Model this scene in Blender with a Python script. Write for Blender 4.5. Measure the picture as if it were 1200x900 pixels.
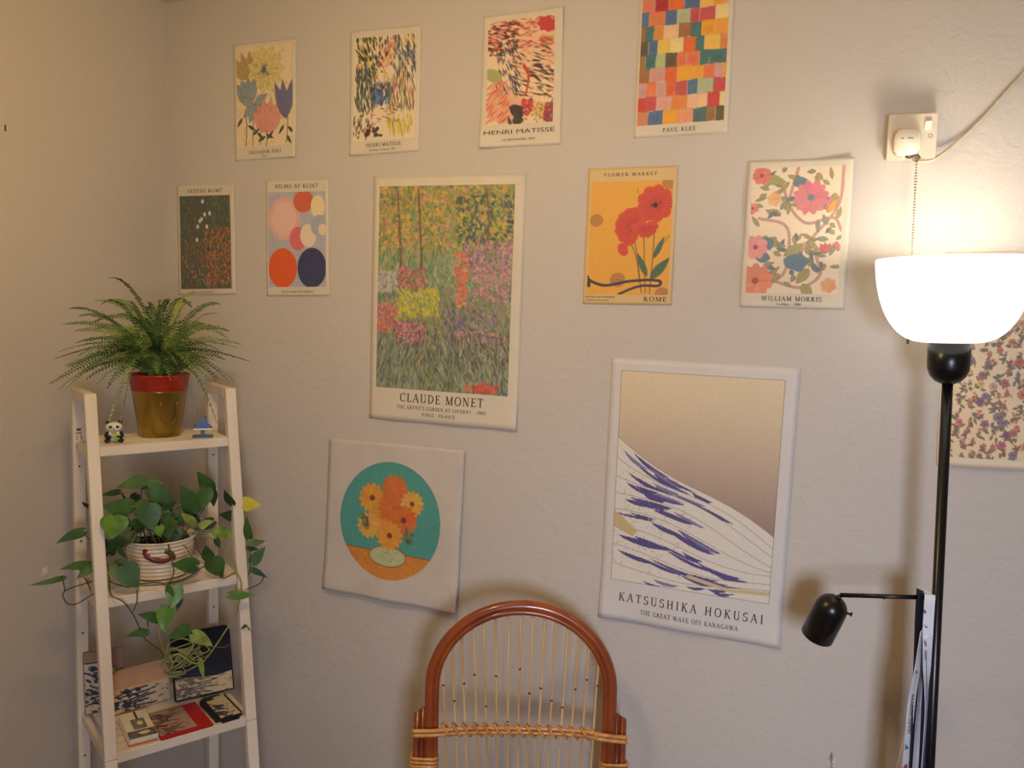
import bpy, bmesh, math, random
import numpy as np
from mathutils import Vector, Matrix
for o in list(bpy.data.objects): bpy.data.objects.remove(o)
SC = bpy.context.scene; COL = SC.collection
PI = math.pi
# ------------------------------------------------------------ camera
cam_d = bpy.data.cameras.new('camera'); cam = bpy.data.objects.new('camera', cam_d); COL.objects.link(cam)
R_ = Vector((0.92640739, 0.37518534, 0.03170661)); U_ = Vector((-0.0657761, 0.07834848, 0.99475375)); F_ = Vector((-0.37073285, 0.92363276, -0.09726084))
cam.matrix_world = Matrix(((R_.x, U_.x, -F_.x, 0.0), (R_.y, U_.y, -F_.y, -1.82), (R_.z, U_.z, -F_.z, 1.6), (0, 0, 0, 1)))
cam_d.sensor_width = 36; cam_d.lens = 29.438; cam_d.clip_start = .02
SC.camera = cam
# ------------------------------------------------------------ world, lights, exposure
w = bpy.data.worlds.new('world'); SC.world = w; w.use_nodes = True
w.node_tree.nodes['Background'].inputs[0].default_value = (.55, .68, 1, 1); w.node_tree.nodes['Background'].inputs[1].default_value = .3
def area(name, loc, target, sx, sy, power, col, spread=180):
    l = bpy.data.lights.new(name, 'AREA'); l.shape = 'RECTANGLE'; l.size = sx; l.size_y = sy; l.energy = power; l.color = col
    l.spread = math.radians(spread)
    o = bpy.data.objects.new(name, l); COL.objects.link(o); o.location = loc
    o.rotation_euler = (Vector(target) - Vector(loc)).to_track_quat('-Z', 'Y').to_euler(); return o
COOL_POWER = 8.6; CEILING_POWER = 16.2; BULB_POWER = 2.1
area('unseen_cool_light', (.54, -2.42, 1.36), (-.2, 0, .7), .34, .5, COOL_POWER, (.72, .80, 1.0), 96)  # cool light from an unseen source behind the camera, kind unknown
cl = bpy.data.lights.new('ceiling_lamp_light', 'POINT'); cl.energy = CEILING_POWER; cl.color = (1, .70, .34); cl.shadow_soft_size = .07
clo = bpy.data.objects.new('ceiling_lamp_light', cl); COL.objects.link(clo); clo.location = (-.82, -1.0, 2.06)
vs = SC.view_settings; vs.view_transform = 'Standard'; vs.look = 'None'; vs.exposure = 0.0; vs.gamma = 1; vs.use_curve_mapping = False

# ------------------------------------------------------------ helpers
def lin(c):
    c = np.asarray(c, float) / 255.0
    return np.where(c <= .04045, c / 12.92, ((c + .055) / 1.055) ** 2.4)
_m = {}
def mat(name, col, rough=.6, metal=0, var=.0, scale=30, bump=0, bscale=60, spec=.5, emit=0, coat=0, trans=0, vcol2=None, stretch=None):
    if name in _m: return _m[name]
    m = bpy.data.materials.new(name); m.use_nodes = True; nt = m.node_tree; b = nt.nodes['Principled BSDF']
    c = tuple(lin(col)) + (1,)
    b.inputs['Base Color'].default_value = c; b.inputs['Roughness'].default_value = rough; b.inputs['Metallic'].default_value = metal
    b.inputs['Specular IOR Level'].default_value = spec; b.inputs['Coat Weight'].default_value = coat
    tc = nt.nodes.new('ShaderNodeTexCoord'); src = tc.outputs['Object']
    if stretch:
        mp = nt.nodes.new('ShaderNodeMapping'); mp.inputs['Scale'].default_value = stretch; nt.links.new(src, mp.inputs[0]); src = mp.outputs[0]
    n = nt.nodes.new('ShaderNodeTexNoise'); n.inputs['Scale'].default_value = scale; n.inputs['Detail'].default_value = 3; nt.links.new(src, n.inputs['Vector'])
    mx = nt.nodes.new('ShaderNodeMix'); mx.data_type = 'RGBA'
    c2 = tuple(lin(vcol2)) + (1,) if vcol2 else tuple(x * (1 - max(var, .02)) for x in c[:3]) + (1,)
    mx.inputs[6].default_value = c; mx.inputs[7].default_value = c2
    r = nt.nodes.new('ShaderNodeMapRange'); r.inputs[1].default_value = .35; r.inputs[2].default_value = .65
    nt.links.new(n.outputs[0], r.inputs[0]); nt.links.new(r.outputs[0], mx.inputs[0]); nt.links.new(mx.outputs[2], b.inputs['Base Color'])
    if bump:
        n2 = nt.nodes.new('ShaderNodeTexNoise'); n2.inputs['Scale'].default_value = bscale; n2.inputs['Detail'].default_value = 4; nt.links.new(src, n2.inputs['Vector'])
        bp = nt.nodes.new('ShaderNodeBump'); bp.inputs['Strength'].default_value = bump; bp.inputs['Distance'].default_value = .002
        nt.links.new(n2.outputs[0], bp.inputs['Height']); nt.links.new(bp.outputs[0], b.inputs['Normal'])
    if emit: b.inputs['Emission Color'].default_value = c; b.inputs['Emission Strength'].default_value = emit
    if trans:
        b.inputs['Transmission Weight'].default_value = trans
    _m[name] = m; return m
def obj(name, me, m=None, parent=None, smooth=False):
    if isinstance(me, bmesh.types.BMesh):
        bm = me; me = bpy.data.meshes.new(name)
        bmesh.ops.recalc_face_normals(bm, faces=bm.faces)
        bm.to_mesh(me); bm.free()
    if smooth: me.shade_smooth()
    o = bpy.data.objects.new(name, me); COL.objects.link(o)
    if m: me.materials.clear(); me.materials.append(m)
    if parent: o.parent = parent
    return o
def tag(o, label, cat, group=None):
    o['label'] = label; o['category'] = cat
    if group: o['group'] = group
    return o
def thing(name, label, cat, loc=(0, 0, 0), rz=0, group=None):
    o = bpy.data.objects.new(name, None); COL.objects.link(o); o.location = loc; o.rotation_euler = (0, 0, rz); o.empty_display_size = .05
    return tag(o, label, cat, group)
def struct(name, bm, m, **k):
    o = obj(name, bm, m, **k); o['kind'] = 'structure'; return o
def box(bm, c, s, M=None, bevel=0):
    g = bmesh.ops.create_cube(bm, size=1)
    mt = Matrix.Translation(c) @ Matrix.Diagonal((s[0], s[1], s[2], 1))
    if M is not None: mt = M @ mt
    bmesh.ops.transform(bm, matrix=mt, verts=g['verts'])
    if bevel:
        es = list({e for v in g['verts'] for e in v.link_edges})
        bmesh.ops.bevel(bm, geom=es, offset=bevel, segments=2, affect='EDGES')
    return bm
def bx(c, s, bevel=0, M=None): return box(bmesh.new(), c, s, M, bevel)
def tube(bm, pts, rad, seg=8, cap=True, flat=1.0):
    """sweep a circle of radius rad (number or list) along pts"""
    pts = [Vector(p) for p in pts]; n = len(pts)
    if not isinstance(rad, (list, tuple)): rad = [rad] * n
    rings = []; prev = None
    for i, p in enumerate(pts):
        d = (pts[min(i + 1, n - 1)] - pts[max(i - 1, 0)]).normalized()
        if prev is None:
            a = Vector((0, 0, 1)) if abs(d.z) < .9 else Vector((1, 0, 0))
            x = d.cross(a).normalized()
        else: x = (prev - d * prev.dot(d)).normalized()
        prev = x; y = d.cross(x)
        rings.append([bm.verts.new(p + x * (math.cos(2 * PI * k / seg) * rad[i]) + y * (math.sin(2 * PI * k / seg) * rad[i] * flat)) for k in range(seg)])
    for a, b in zip(rings, rings[1:]):
        for k in range(seg): bm.faces.new((a[k], a[(k + 1) % seg], b[(k + 1) % seg], b[k]))
    if cap: bm.faces.new(rings[0][::-1]); bm.faces.new(rings[-1])
    return bm
def lathe(bm, prof, seg=40, c=(0, 0, 0), sx=1, sy=1, M=None):
    """prof: list of (r, z); closed if first and last radius 0"""
    rings = []
    for r, z in prof:
        if r < 1e-6: rings.append([bm.verts.new(Vector((c[0], c[1], c[2] + z)))])
        else: rings.append([bm.verts.new(Vector((c[0] + r * sx * math.cos(2 * PI * k / seg), c[1] + r * sy * math.sin(2 * PI * k / seg), c[2] + z))) for k in range(seg)])
    for a, b in zip(rings, rings[1:]):
        for k in range(seg):
            k2 = (k + 1) % seg
            if len(a) == 1 and len(b) == 1: continue
            if len(a) == 1: bm.faces.new((a[0], b[k2], b[k]))
            elif len(b) == 1: bm.faces.new((a[k], a[k2], b[0]))
            else: bm.faces.new((a[k], a[k2], b[k2], b[k]))
    if M is not None: bmesh.ops.transform(bm, matrix=M, verts=bm.verts[:])
    return bm
def ball(bm, c, r, sc=(1, 1, 1), u=12, v=8, M=None):
    g = bmesh.ops.create_uvsphere(bm, u_segments=u, v_segments=v, radius=1)
    mt = Matrix.Translation(c) @ Matrix.Diagonal((r * sc[0], r * sc[1], r * sc[2], 1))
    if M is not None: mt = Matrix.Translation(c) @ M @ Matrix.Diagonal((r * sc[0], r * sc[1], r * sc[2], 1))
    bmesh.ops.transform(bm, matrix=mt, verts=g['verts']); return bm
def smoothpts(P, n=6):
    """Catmull-Rom through points"""
    P = [Vector(p) for p in P]
    if len(P) < 3: return P
    Q = [P[0] * 2 - P[1]] + P + [P[-1] * 2 - P[-2]]; out = []
    for i in range(1, len(Q) - 2):
        a, b, c, d = Q[i - 1], Q[i], Q[i + 1], Q[i + 2]
        for k in range(n):
            t = k / n
            out.append(.5 * ((2 * b) + (c - a) * t + (2 * a - 5 * b + 4 * c - d) * t * t + (3 * b - a - 3 * c + d) * t ** 3))
    out.append(P[-1]); return out
def npmesh(name, V, Fq, colors=None):
    me = bpy.data.meshes.new(name); V = np.asarray(V, np.float32); Fq = np.asarray(Fq, np.int32); k = Fq.shape[1]
    me.vertices.add(len(V)); me.vertices.foreach_set('co', V.ravel())
    me.loops.add(Fq.size); me.loops.foreach_set('vertex_index', Fq.ravel())
    me.polygons.add(len(Fq)); me.polygons.foreach_set('loop_start', np.arange(len(Fq), dtype=np.int32) * k)
    me.update(calc_edges=True)
    if colors is not None:
        at = me.color_attributes.new('ink', 'FLOAT_COLOR', 'POINT')
        at.data.foreach_set('color', np.concatenate([colors, np.ones((len(colors), 1))], 1).astype(np.float32).ravel())
    return me

# ------------------------------------------------------------ room shell
def wall_mat():
    m = bpy.data.materials.new('wall_paint'); m.use_nodes = True; nt = m.node_tree; b = nt.nodes['Principled BSDF']
    b.inputs['Roughness'].default_value = .55; b.inputs['Specular IOR Level'].default_value = .35
    tc = nt.nodes.new('ShaderNodeTexCoord')
    n = nt.nodes.new('ShaderNodeTexNoise'); n.inputs['Scale'].default_value = 2.2; n.inputs['Detail'].default_value = 5; nt.links.new(tc.outputs['Object'], n.inputs['Vector'])
    mx = nt.nodes.new('ShaderNodeMix'); mx.data_type = 'RGBA'; mx.inputs[6].default_value = tuple(lin(WALL_RGB)) + (1,); mx.inputs[7].default_value = tuple(lin([c - 8 for c in WALL_RGB])) + (1,)
    nt.links.new(n.outputs[0], mx.inputs[0]); nt.links.new(mx.outputs[2], b.inputs['Base Color'])
    f = nt.nodes.new('ShaderNodeTexNoise'); f.inputs['Scale'].default_value = 190; f.inputs['Detail'].default_value = 3; nt.links.new(tc.outputs['Object'], f.inputs['Vector'])
    g = nt.nodes.new('ShaderNodeTexNoise'); g.inputs['Scale'].default_value = 28; g.inputs['Detail'].default_value = 4; g.inputs['Distortion'].default_value = 1.2; nt.links.new(tc.outputs['Object'], g.inputs['Vector'])
    ad = nt.nodes.new('ShaderNodeMath'); ad.operation = 'MULTIPLY_ADD'; ad.inputs[1].default_value = .35
    nt.links.new(f.outputs[0], ad.inputs[0]); nt.links.new(g.outputs[0], ad.inputs[2])
    bp = nt.nodes.new('ShaderNodeBump'); bp.inputs['Strength'].default_value = .38; bp.inputs['Distance'].default_value = .004
    nt.links.new(ad.outputs[0], bp.inputs['Height']); nt.links.new(bp.outputs[0], b.inputs['Normal'])
    return m
WALL_RGB = (208, 200, 190)
WM = wall_mat(); white = mat('ceiling_paint', (222, 216, 206), .8, bump=.2); fl = mat('floor_boards', (140, 100, 66), .45, var=.35, scale=6, stretch=(1, 9, 1))
XL, XR, YB, ZC = -1.775, 1.6, -2.5, 2.374
struct('wall_back', bx(((XL + XR) / 2, .05, ZC / 2), (XR - XL + .2, .1, ZC)), WM)
wl = struct('wall_left', bx((XL - .05, YB / 2, ZC / 2), (.1, -YB, ZC)), WM)
struct('wall_right', bx((XR + .05, YB / 2, ZC / 2), (.1, -YB, ZC)), WM)
WX0, WX1, WZ0, WZ1 = .19, .89, .98, 1.73
def frame4(bm, x0, x1, z0, z1, X0, X1, Z0, Z1, y, th):
    box(bm, ((X0 + x0) / 2, y, (Z0 + Z1) / 2), (x0 - X0, th, Z1 - Z0)); box(bm, ((X1 + x1) / 2, y, (Z0 + Z1) / 2), (X1 - x1, th, Z1 - Z0))
    box(bm, ((x0 + x1) / 2, y, (Z0 + z0) / 2), (x1 - x0, th, z0 - Z0)); box(bm, ((x0 + x1) / 2, y, (Z1 + z1) / 2), (x1 - x0, th, Z1 - z1)); return bm
struct('wall_rear', frame4(bmesh.new(), WX0, WX1, WZ0, WZ1, XL - .1, XR + .1, 0, ZC, YB - .05, .1), WM)
wn = struct('added_window_1', bx(((WX0 + WX1) / 2, YB - .09, (WZ0 + WZ1) / 2), (WX1 - WX0, .005, WZ1 - WZ0)), mat('added_window_glass', (235, 240, 245), .05, trans=1))  # window added in the unseen rear wall to give the cool light a source
obj('added_window_frame', frame4(bmesh.new(), WX0 + .05, WX1 - .05, WZ0 + .05, WZ1 - .05, WX0, WX1, WZ0, WZ1, YB - .05, .05), mat('gloss_white', (225, 222, 215), .35), wn)
struct('floor', bx(((XL + XR) / 2, YB / 2, -.025), (XR - XL + .2, -YB + .2, .05)), fl)
struct('ceiling', bx(((XL + XR) / 2, YB / 2, ZC + .025), (XR - XL + .2, -YB + .2, .05)), white)
gw = _m['gloss_white']
struct('baseboard_back', bx(((XL + XR) / 2, -.008, .05), (XR - XL - .04, .016, .1), .003), gw)
struct('baseboard_left', bx((XL + .008, YB / 2, .05), (.016, -YB - .04, .1), .003), gw)
struct('baseboard_right', bx((XR - .008, YB / 2, .05), (.016, -YB - .04, .1), .003), gw)
# small chips in the paint of the left wall, parts of the wall
rg = random.Random(5)
bm = bmesh.new(); lathe(bm, [(0, .0025), (.007, .0022), (.0105, .001), (.012, 0)], 14); bmesh.ops.transform(bm, matrix=Matrix.Translation((XL, -.401, .912)) @ Matrix.Rotation(PI / 2, 4, 'Y'), verts=bm.verts[:])
obj('paint_chip', bm, mat('bare_plaster', (235, 222, 205), .8, var=.2, scale=120), wl, True)
obj('paint_chip', bx((XL + .0006, -.476, 1.95), (.0012, .003, .014), M=None), mat('dark_scratch', (70, 55, 45), .8), wl)
# ------------------------------------------------------------ posters: a painter on a grid whose colours become a flat print
class Cv:
    def __init__(s, W, H, ppc, col):
        s.W, s.H, s.p = W, H, ppc; s.w, s.h = int(W * ppc) + 1, int(H * ppc) + 1
        s.a = np.ones((s.h, s.w, 3)) * np.array(col, float)
        s.X, s.Y = np.meshgrid(np.linspace(0, W, s.w), np.linspace(0, H, s.h)); s.r = random.Random(7)
    def box(s, x0, y0, x1, y1):
        i0, i1 = max(0, int(y0 * s.p)), min(s.h, int(y1 * s.p) + 2); j0, j1 = max(0, int(x0 * s.p)), min(s.w, int(x1 * s.p) + 2)
        return slice(i0, max(i0, i1)), slice(j0, max(j0, j1))
    def put(s, sl, cov, col, al=1):
        if s.a[sl].size: c = (np.clip(cov, 0, 1) * al)[..., None]; s.a[sl] = s.a[sl] * (1 - c) + np.array(col, float) * c
    def ell(s, cx, cy, rx, ry, col, rot=0, al=1, wob=0, nw=5):
        R = max(rx, ry) * (1 + wob) + .2; sl = s.box(cx - R, cy - R, cx + R, cy + R); x = s.X[sl] - cx; y = s.Y[sl] - cy
        c, n = math.cos(rot), math.sin(rot); u = (x * c + y * n) / rx; v = (-x * n + y * c) / ry; d = np.sqrt(u * u + v * v) + 1e-9
        if wob: d = d / (1 + wob * np.sin(nw * np.arctan2(v, u)))
        s.put(sl, (1 - d) * min(rx, ry) * s.p + .5, col, al)
    def line(s, P, w, col, al=1, w2=None):
        w2 = w if w2 is None else w2; n = max(1, len(P) - 1)
        for i, ((x0, y0), (x1, y1)) in enumerate(zip(P, P[1:])):
            ww = w + (w2 - w) * i / n
            sl = s.box(min(x0, x1) - ww, min(y0, y1) - ww, max(x0, x1) + ww, max(y0, y1) + ww); x = s.X[sl]; y = s.Y[sl]
            dx, dy = x1 - x0, y1 - y0; L = dx * dx + dy * dy + 1e-9; t = np.clip(((x - x0) * dx + (y - y0) * dy) / L, 0, 1)
            d = np.hypot(x - x0 - t * dx, y - y0 - t * dy); s.put(sl, (ww / 2 - d) * s.p + .5, col, al)
    def poly(s, P, col, al=1):
        P = np.array(P, float); sl = s.box(P[:, 0].min(), P[:, 1].min(), P[:, 0].max(), P[:, 1].max()); x = s.X[sl]; y = s.Y[sl]; ins = np.zeros(x.shape, bool)
        for (x0, y0), (x1, y1) in zip(P, np.roll(P, -1, 0)):
            if y0 == y1: continue
            ins ^= ((y0 > y) != (y1 > y)) & (x < (x1 - x0) * (y - y0) / (y1 - y0) + x0)
        s.put(sl, ins * 1.0, col, al)
    def dabs(s, n, reg, ln, wd, ang, cols, al=.9, aj=.3):
        x0, y0, x1, y1 = reg; r = s.r
        for _ in range(n):
            c = r.choice(cols); j = r.uniform(-12, 12)
            s.ell(r.uniform(x0, x1), r.uniform(y0, y1), ln * r.uniform(.6, 1.3), wd * r.uniform(.6, 1.3), [k + j for k in c], ang + r.uniform(-aj, aj), al)
    def curve(s, P, w, col, al=1, w2=None):
        s.line([(p.x, p.y) for p in smoothpts([(a, b, 0) for a, b in P], 8)], w, col, al, w2)
    def leaf(s, x, y, L, w, a, col, ol=None):
        P = []
        for t in range(13): u = t / 12; P.append((u, math.sin(PI * u ** .8) * w / 2))
        P = P + [(u, -v) for u, v in P[::-1]]; c, n = math.cos(a), math.sin(a)
        Q = [(x + u * L * c - v * n, y + u * L * n + v * c) for u, v in P]; s.poly(Q, col)
        if ol: s.line(Q + Q[:1], .05, ol, .8); s.line([(x, y), (x + L * c * .9, y + L * n * .9)], .04, ol, .7)
    def bloom(s, x, y, r, n, col, ol, cen=None, st=.42):
        for k in range(n):
            a = 2 * PI * k / n + .3; s.ell(x + math.cos(a) * r * .55, y + math.sin(a) * r * .55, r * .5, r * st * min(1, 7 / n), [c + s.r.uniform(-10, 10) for c in col], a)
            s.line([(x + math.cos(a + PI / n) * r * .15, y + math.sin(a + PI / n) * r * .15), (x + math.cos(a + PI / n) * r * .8, y + math.sin(a + PI / n) * r * .8)], .05, ol, .7)
        s.ell(x, y, r * .2, r * .2, cen or ol)

def art_blooms(c):      # generic ink-and-wash flowers
    W, H = c.W, c.H; ink = (62, 58, 66); q = c.r
    for x, y0, y1 in ((.16, .62, .98), (.28, .5, .99), (.53, .8, 1), (.9, .55, .97), (.42, .5, .98)): c.curve([(x * W, y0 * H), (x * W + .3, (y0 + y1) / 2 * H), (x * W, y1 * H)], .22, (70, 78, 84))
    for a in (-1.0, -.6, -.2, .2, .5): c.leaf(.22 * W, .31 * H, 7, 2.4, -1.7 + a, (186, 158, 104), (110, 70, 60))
    for k in range(11): a = 2 * PI * k / 11; c.leaf(.52 * W + math.cos(a), .24 * H + math.sin(a), 5.4 + q.uniform(-.5, .5), 3.6, a, (224, 208, 134), (130, 116, 76))
    for k in range(70): a = q.uniform(0, 6.3); d_ = q.uniform(.4, 4.6); c.ell(.5 * W + d_ * math.cos(a), .24 * H + d_ * math.sin(a), .35, .06, ink if d_ < 2 else (150, 136, 90), a)
    c.ell(.5 * W, .24 * H, .8, .8, (84, 100, 120))
    for a in (-.5, -.2, .15, .5): c.leaf(.22 * W, .56 * H, 6.6, 3.4, -1.75 + a, (138, 156, 166), ink)
    for a in (.2, 2.4, -.5, 3.4, 1.2, 1.9): c.leaf(.32 * W, .57 * H, 5, 2.2, a, (142, 158, 164), ink)
    for a in (-.7, -.42, -.15, .15, .42, .7): c.leaf(.55 * W, .86 * H, 9.2 - abs(a) * 3, 3.4, -PI / 2 + a, (226, 150, 134), (160, 76, 70))
    for a in (-.35, -.1, .2): c.leaf(.88 * W, .74 * H, 10, 2.8, -PI / 2 + a, (104, 104, 150), ink)
    for x, y, a in ((.2, .78, .5), (.28, .88, -.6), (.52, .88, .4), (.52, .9, 2.7), (.85, .8, 2.2), (.92, .82, .7), (.55, .93, -.8), (.48, .93, -2.4), (.1, .7, 2.2), (.9, .9, 1)): c.leaf(x * W, y * H, 3, .9, a, (66, 66, 70))
    c.dabs(90, (0, 0, W, H), .45, .05, 1.2, [ink, (110, 90, 80)], .6, 1.5)
def art_dashes(c):      # loose colourful strokes of an imaginary garden
    W, H = c.W, c.H; d = c.dabs; N = (48, 60, 96); K = (40, 50, 44)
    d(130, (.05 * W, .0 * H, .38 * W, .4 * H), .75, .22, 1.2, [K, (60, 76, 60), (224, 178, 70)]); d(80, (.4 * W, .02 * H, .7 * W, .3 * H), .6, .24, 1.7, [(226, 120, 96), (220, 150, 80), (60, 60, 80)])
    d(130, (.66 * W, .0, .99 * W, .42 * H), .9, .18, 1.25, [N, (90, 100, 130), (222, 190, 90)]); d(120, (.02 * W, .3 * H, .35 * W, .7 * H), 1.1, .17, 1.5, [K, (80, 96, 80), N])
    d(90, (.3 * W, .45 * H, .62 * W, .65 * H), .8, .34, 1.9, [(60, 84, 150), (90, 130, 170), N]); d(30, (.3 * W, .3 * H, .55 * W, .5 * H), .5, .2, .9, [(220, 150, 60), (70, 110, 80)])
    d(110, (.55 * W, .4 * H, .98 * W, .72 * H), 1.1, .11, 1.5, [K, (150, 160, 90), (190, 60, 60)]); d(45, (.0, .7 * H, .3 * W, .98 * H), .6, .2, 1.8, [(70, 100, 80), (190, 80, 60), K])
    d(60, (.55 * W, .78 * H, .95 * W, .96 * H), 1.0, .17, 1.4, [(226, 196, 50), (230, 206, 80), (150, 150, 60)]); d(40, (.25 * W, .65 * H, .75 * W, .85 * H), .5, .12, .3, [(206, 110, 60), N, (190, 60, 60)])
    d(14, (.2 * W, .88 * H, .5 * W, .96 * H), .5, .45, .3, [(80, 30, 50), K])
def art_strokes(c):     # red, cream and black brush marks
    W, H = c.W, c.H; d = c.dabs; K = (52, 44, 44); Rr = (200, 54, 56); P = (228, 150, 120)
    c.ell(.3 * W, .8 * H, 5, 4.5, (232, 170, 140), 0, .8); c.ell(.75 * W, .3 * H, 5, 6, (238, 190, 160), 0, .7)
    d(170, (0, 0, W, .28 * H), .85, .2, .1, [Rr, P, (226, 160, 130), (214, 120, 100)]); d(110, (0, .02 * H, .45 * W, .34 * H), .6, .2, .2, [K, Rr, K, (150, 60, 56)]); d(150, (.4 * W, .28 * H, W, .76 * H), .95, .2, .35, [K, P, K, (236, 200, 160), (120, 70, 60)])
    d(130, (.15 * W, .2 * H, .5 * W, .7 * H), .7, .15, 1.2, [K, (90, 80, 100), (240, 225, 200), (80, 70, 80)]); c.ell(.88 * W, .08 * H, 2.2, 1.6, Rr, .3, 1, .12, 7); c.ell(.62 * W, .84 * H, 1.8, 1.9, (206, 60, 70), 0, 1, .15, 5); c.ell(.82 * W, .88 * H, 2, 1.8, (222, 180, 100), 0, .9, .12, 6); c.ell(.96 * W, .92 * H, 1.7, 2.6, (150, 50, 66), 0, 1, .1, 5); c.dabs(60, (.5 * W, .74 * H, W, H), .5, .1, .8, [K, (240, 200, 150), Rr], .8, 2)
    c.ell(.1 * W, .52 * H, 2.4, 1.4, (166, 172, 110), .5); d(70, (0, .6 * H, .34 * W, .98 * H), 1.1, .2, -.6, [(222, 90, 66), P, (230, 120, 90)]); d(50, (.36 * W, .84 * H, .54 * W, .99 * H), .9, .35, 1, [K]); c.curve([(.56 * W, .45 * H), (.63 * W, .55 * H), (.6 * W, .72 * H)], .8, Rr, .9, .4); d(20, (.8 * W, .2 * H, .99 * W, .28 * H), .7, .2, .4, [(150, 160, 90), Rr])
def art_patches(c):     # generic watercolour squares
    W, H = c.W, c.H; r = random.Random(21); pal = [(170, 30, 44), (226, 92, 40), (240, 196, 70), (232, 150, 120), (240, 160, 40), (196, 64, 76), (206, 150, 150), (238, 214, 150), (150, 100, 60), (216, 120, 96), (48, 104, 110), (168, 190, 150), (230, 110, 70), (236, 190, 150), (200, 50, 50), (78, 74, 52), (224, 130, 60), (60, 100, 150), (228, 160, 150)]
    y = 0
    for row in range(9):
        h = H / 9; x = -r.uniform(0, 1)
        while x < W:
            w_ = r.uniform(1.7, 3.4); cc = r.choice(pal); o = r.uniform(-.25, .25); P = [(x + .05, y + o), (x + w_ - .03, y + r.uniform(-.2, .1)), (x + w_ - .05, y + h + o), (x + .04, y + h + .1)]
            c.poly(P, cc, .93); c.ell(x + w_ / 2, y + h * .6, w_ * .35, h * .3, [k + r.choice((-22, 18)) for k in cc], 0, .35, .2); c.line(P + P[:1], .05, [k * .8 for k in cc], .5); x += w_
        y += h
def art_flecks(c):      # dark green meadow with orange flecks
    W, H = c.W, c.H; d = c.dabs
    d(700, (0, 0, W, H), .35, .12, 1.4, [(86, 98, 84), (110, 114, 90), (66, 78, 72), (130, 128, 94)]); d(300, (0, .45 * H, W, H), .35, .14, 1.5, [(150, 92, 58), (110, 106, 66), (84, 88, 60), (178, 140, 100)])
    d(420, (.5 * W, .34 * H, W, .95 * H), .3, .16, 1.5, [(196, 100, 46), (206, 124, 60), (170, 84, 50)], .9); d(60, (0, .5 * H, .5 * W, .8 * H), .25, .14, 1.2, [(176, 92, 56)])
    for x, y in ((.46, .06), (.5, .2), (.44, .25), (.6, .19), (.36, .33), (.54, .33), (.34, .47), (.4, .27)): c.ell(x * W, y * H, .45, .6, (222, 222, 216))
    d(60, (.1 * W, .8 * H, W, H), .22, .2, 0, [(222, 200, 190), (120, 50, 90), (200, 80, 60)]); c.ell(.56 * W, .58 * H, .5, .6, (60, 56, 110))
def art_discs(c):       # plain soft colour fields: pink above, orange and navy below
    W, H = c.W, c.H
    c.dabs(300, (0, 0, W, H), .8, .3, .2, [(176, 178, 194), (186, 184, 196), (168, 172, 190)], .5)
    c.ell(.28 * W, .28 * H, 5.0, 5.6, (232, 178, 168), 0, 1, .03, 20); c.ell(.28 * W, .28 * H, 3.9, 4.4, (238, 192, 180)); c.ell(.62 * W, .1 * H, 3.2, 2.9, (214, 92, 66)); c.ell(.87 * W, .16 * H, 2.2, 3, (240, 220, 176))
    c.ell(.52 * W, .49 * H, 2.6, 3.1, (222, 104, 110)); c.ell(.7 * W, .46 * H, 2.5, 3, (238, 218, 190)); c.ell(.9 * W, .36 * H, 2.8, 2.8, (166, 172, 192)); c.ell(.95 * W, .4 * H, 1.4, 1.5, (236, 214, 180))
    c.ell(.25 * W, .8 * H, 4.6, 5.2, (232, 84, 34)); c.ell(.76 * W, .8 * H, 4.6, 5.2, (44, 50, 96)); c.dabs(60, (.6 * W, .68 * H, .92 * W, .92 * H), .5, .12, 0, [(54, 60, 108)], .5)
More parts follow.
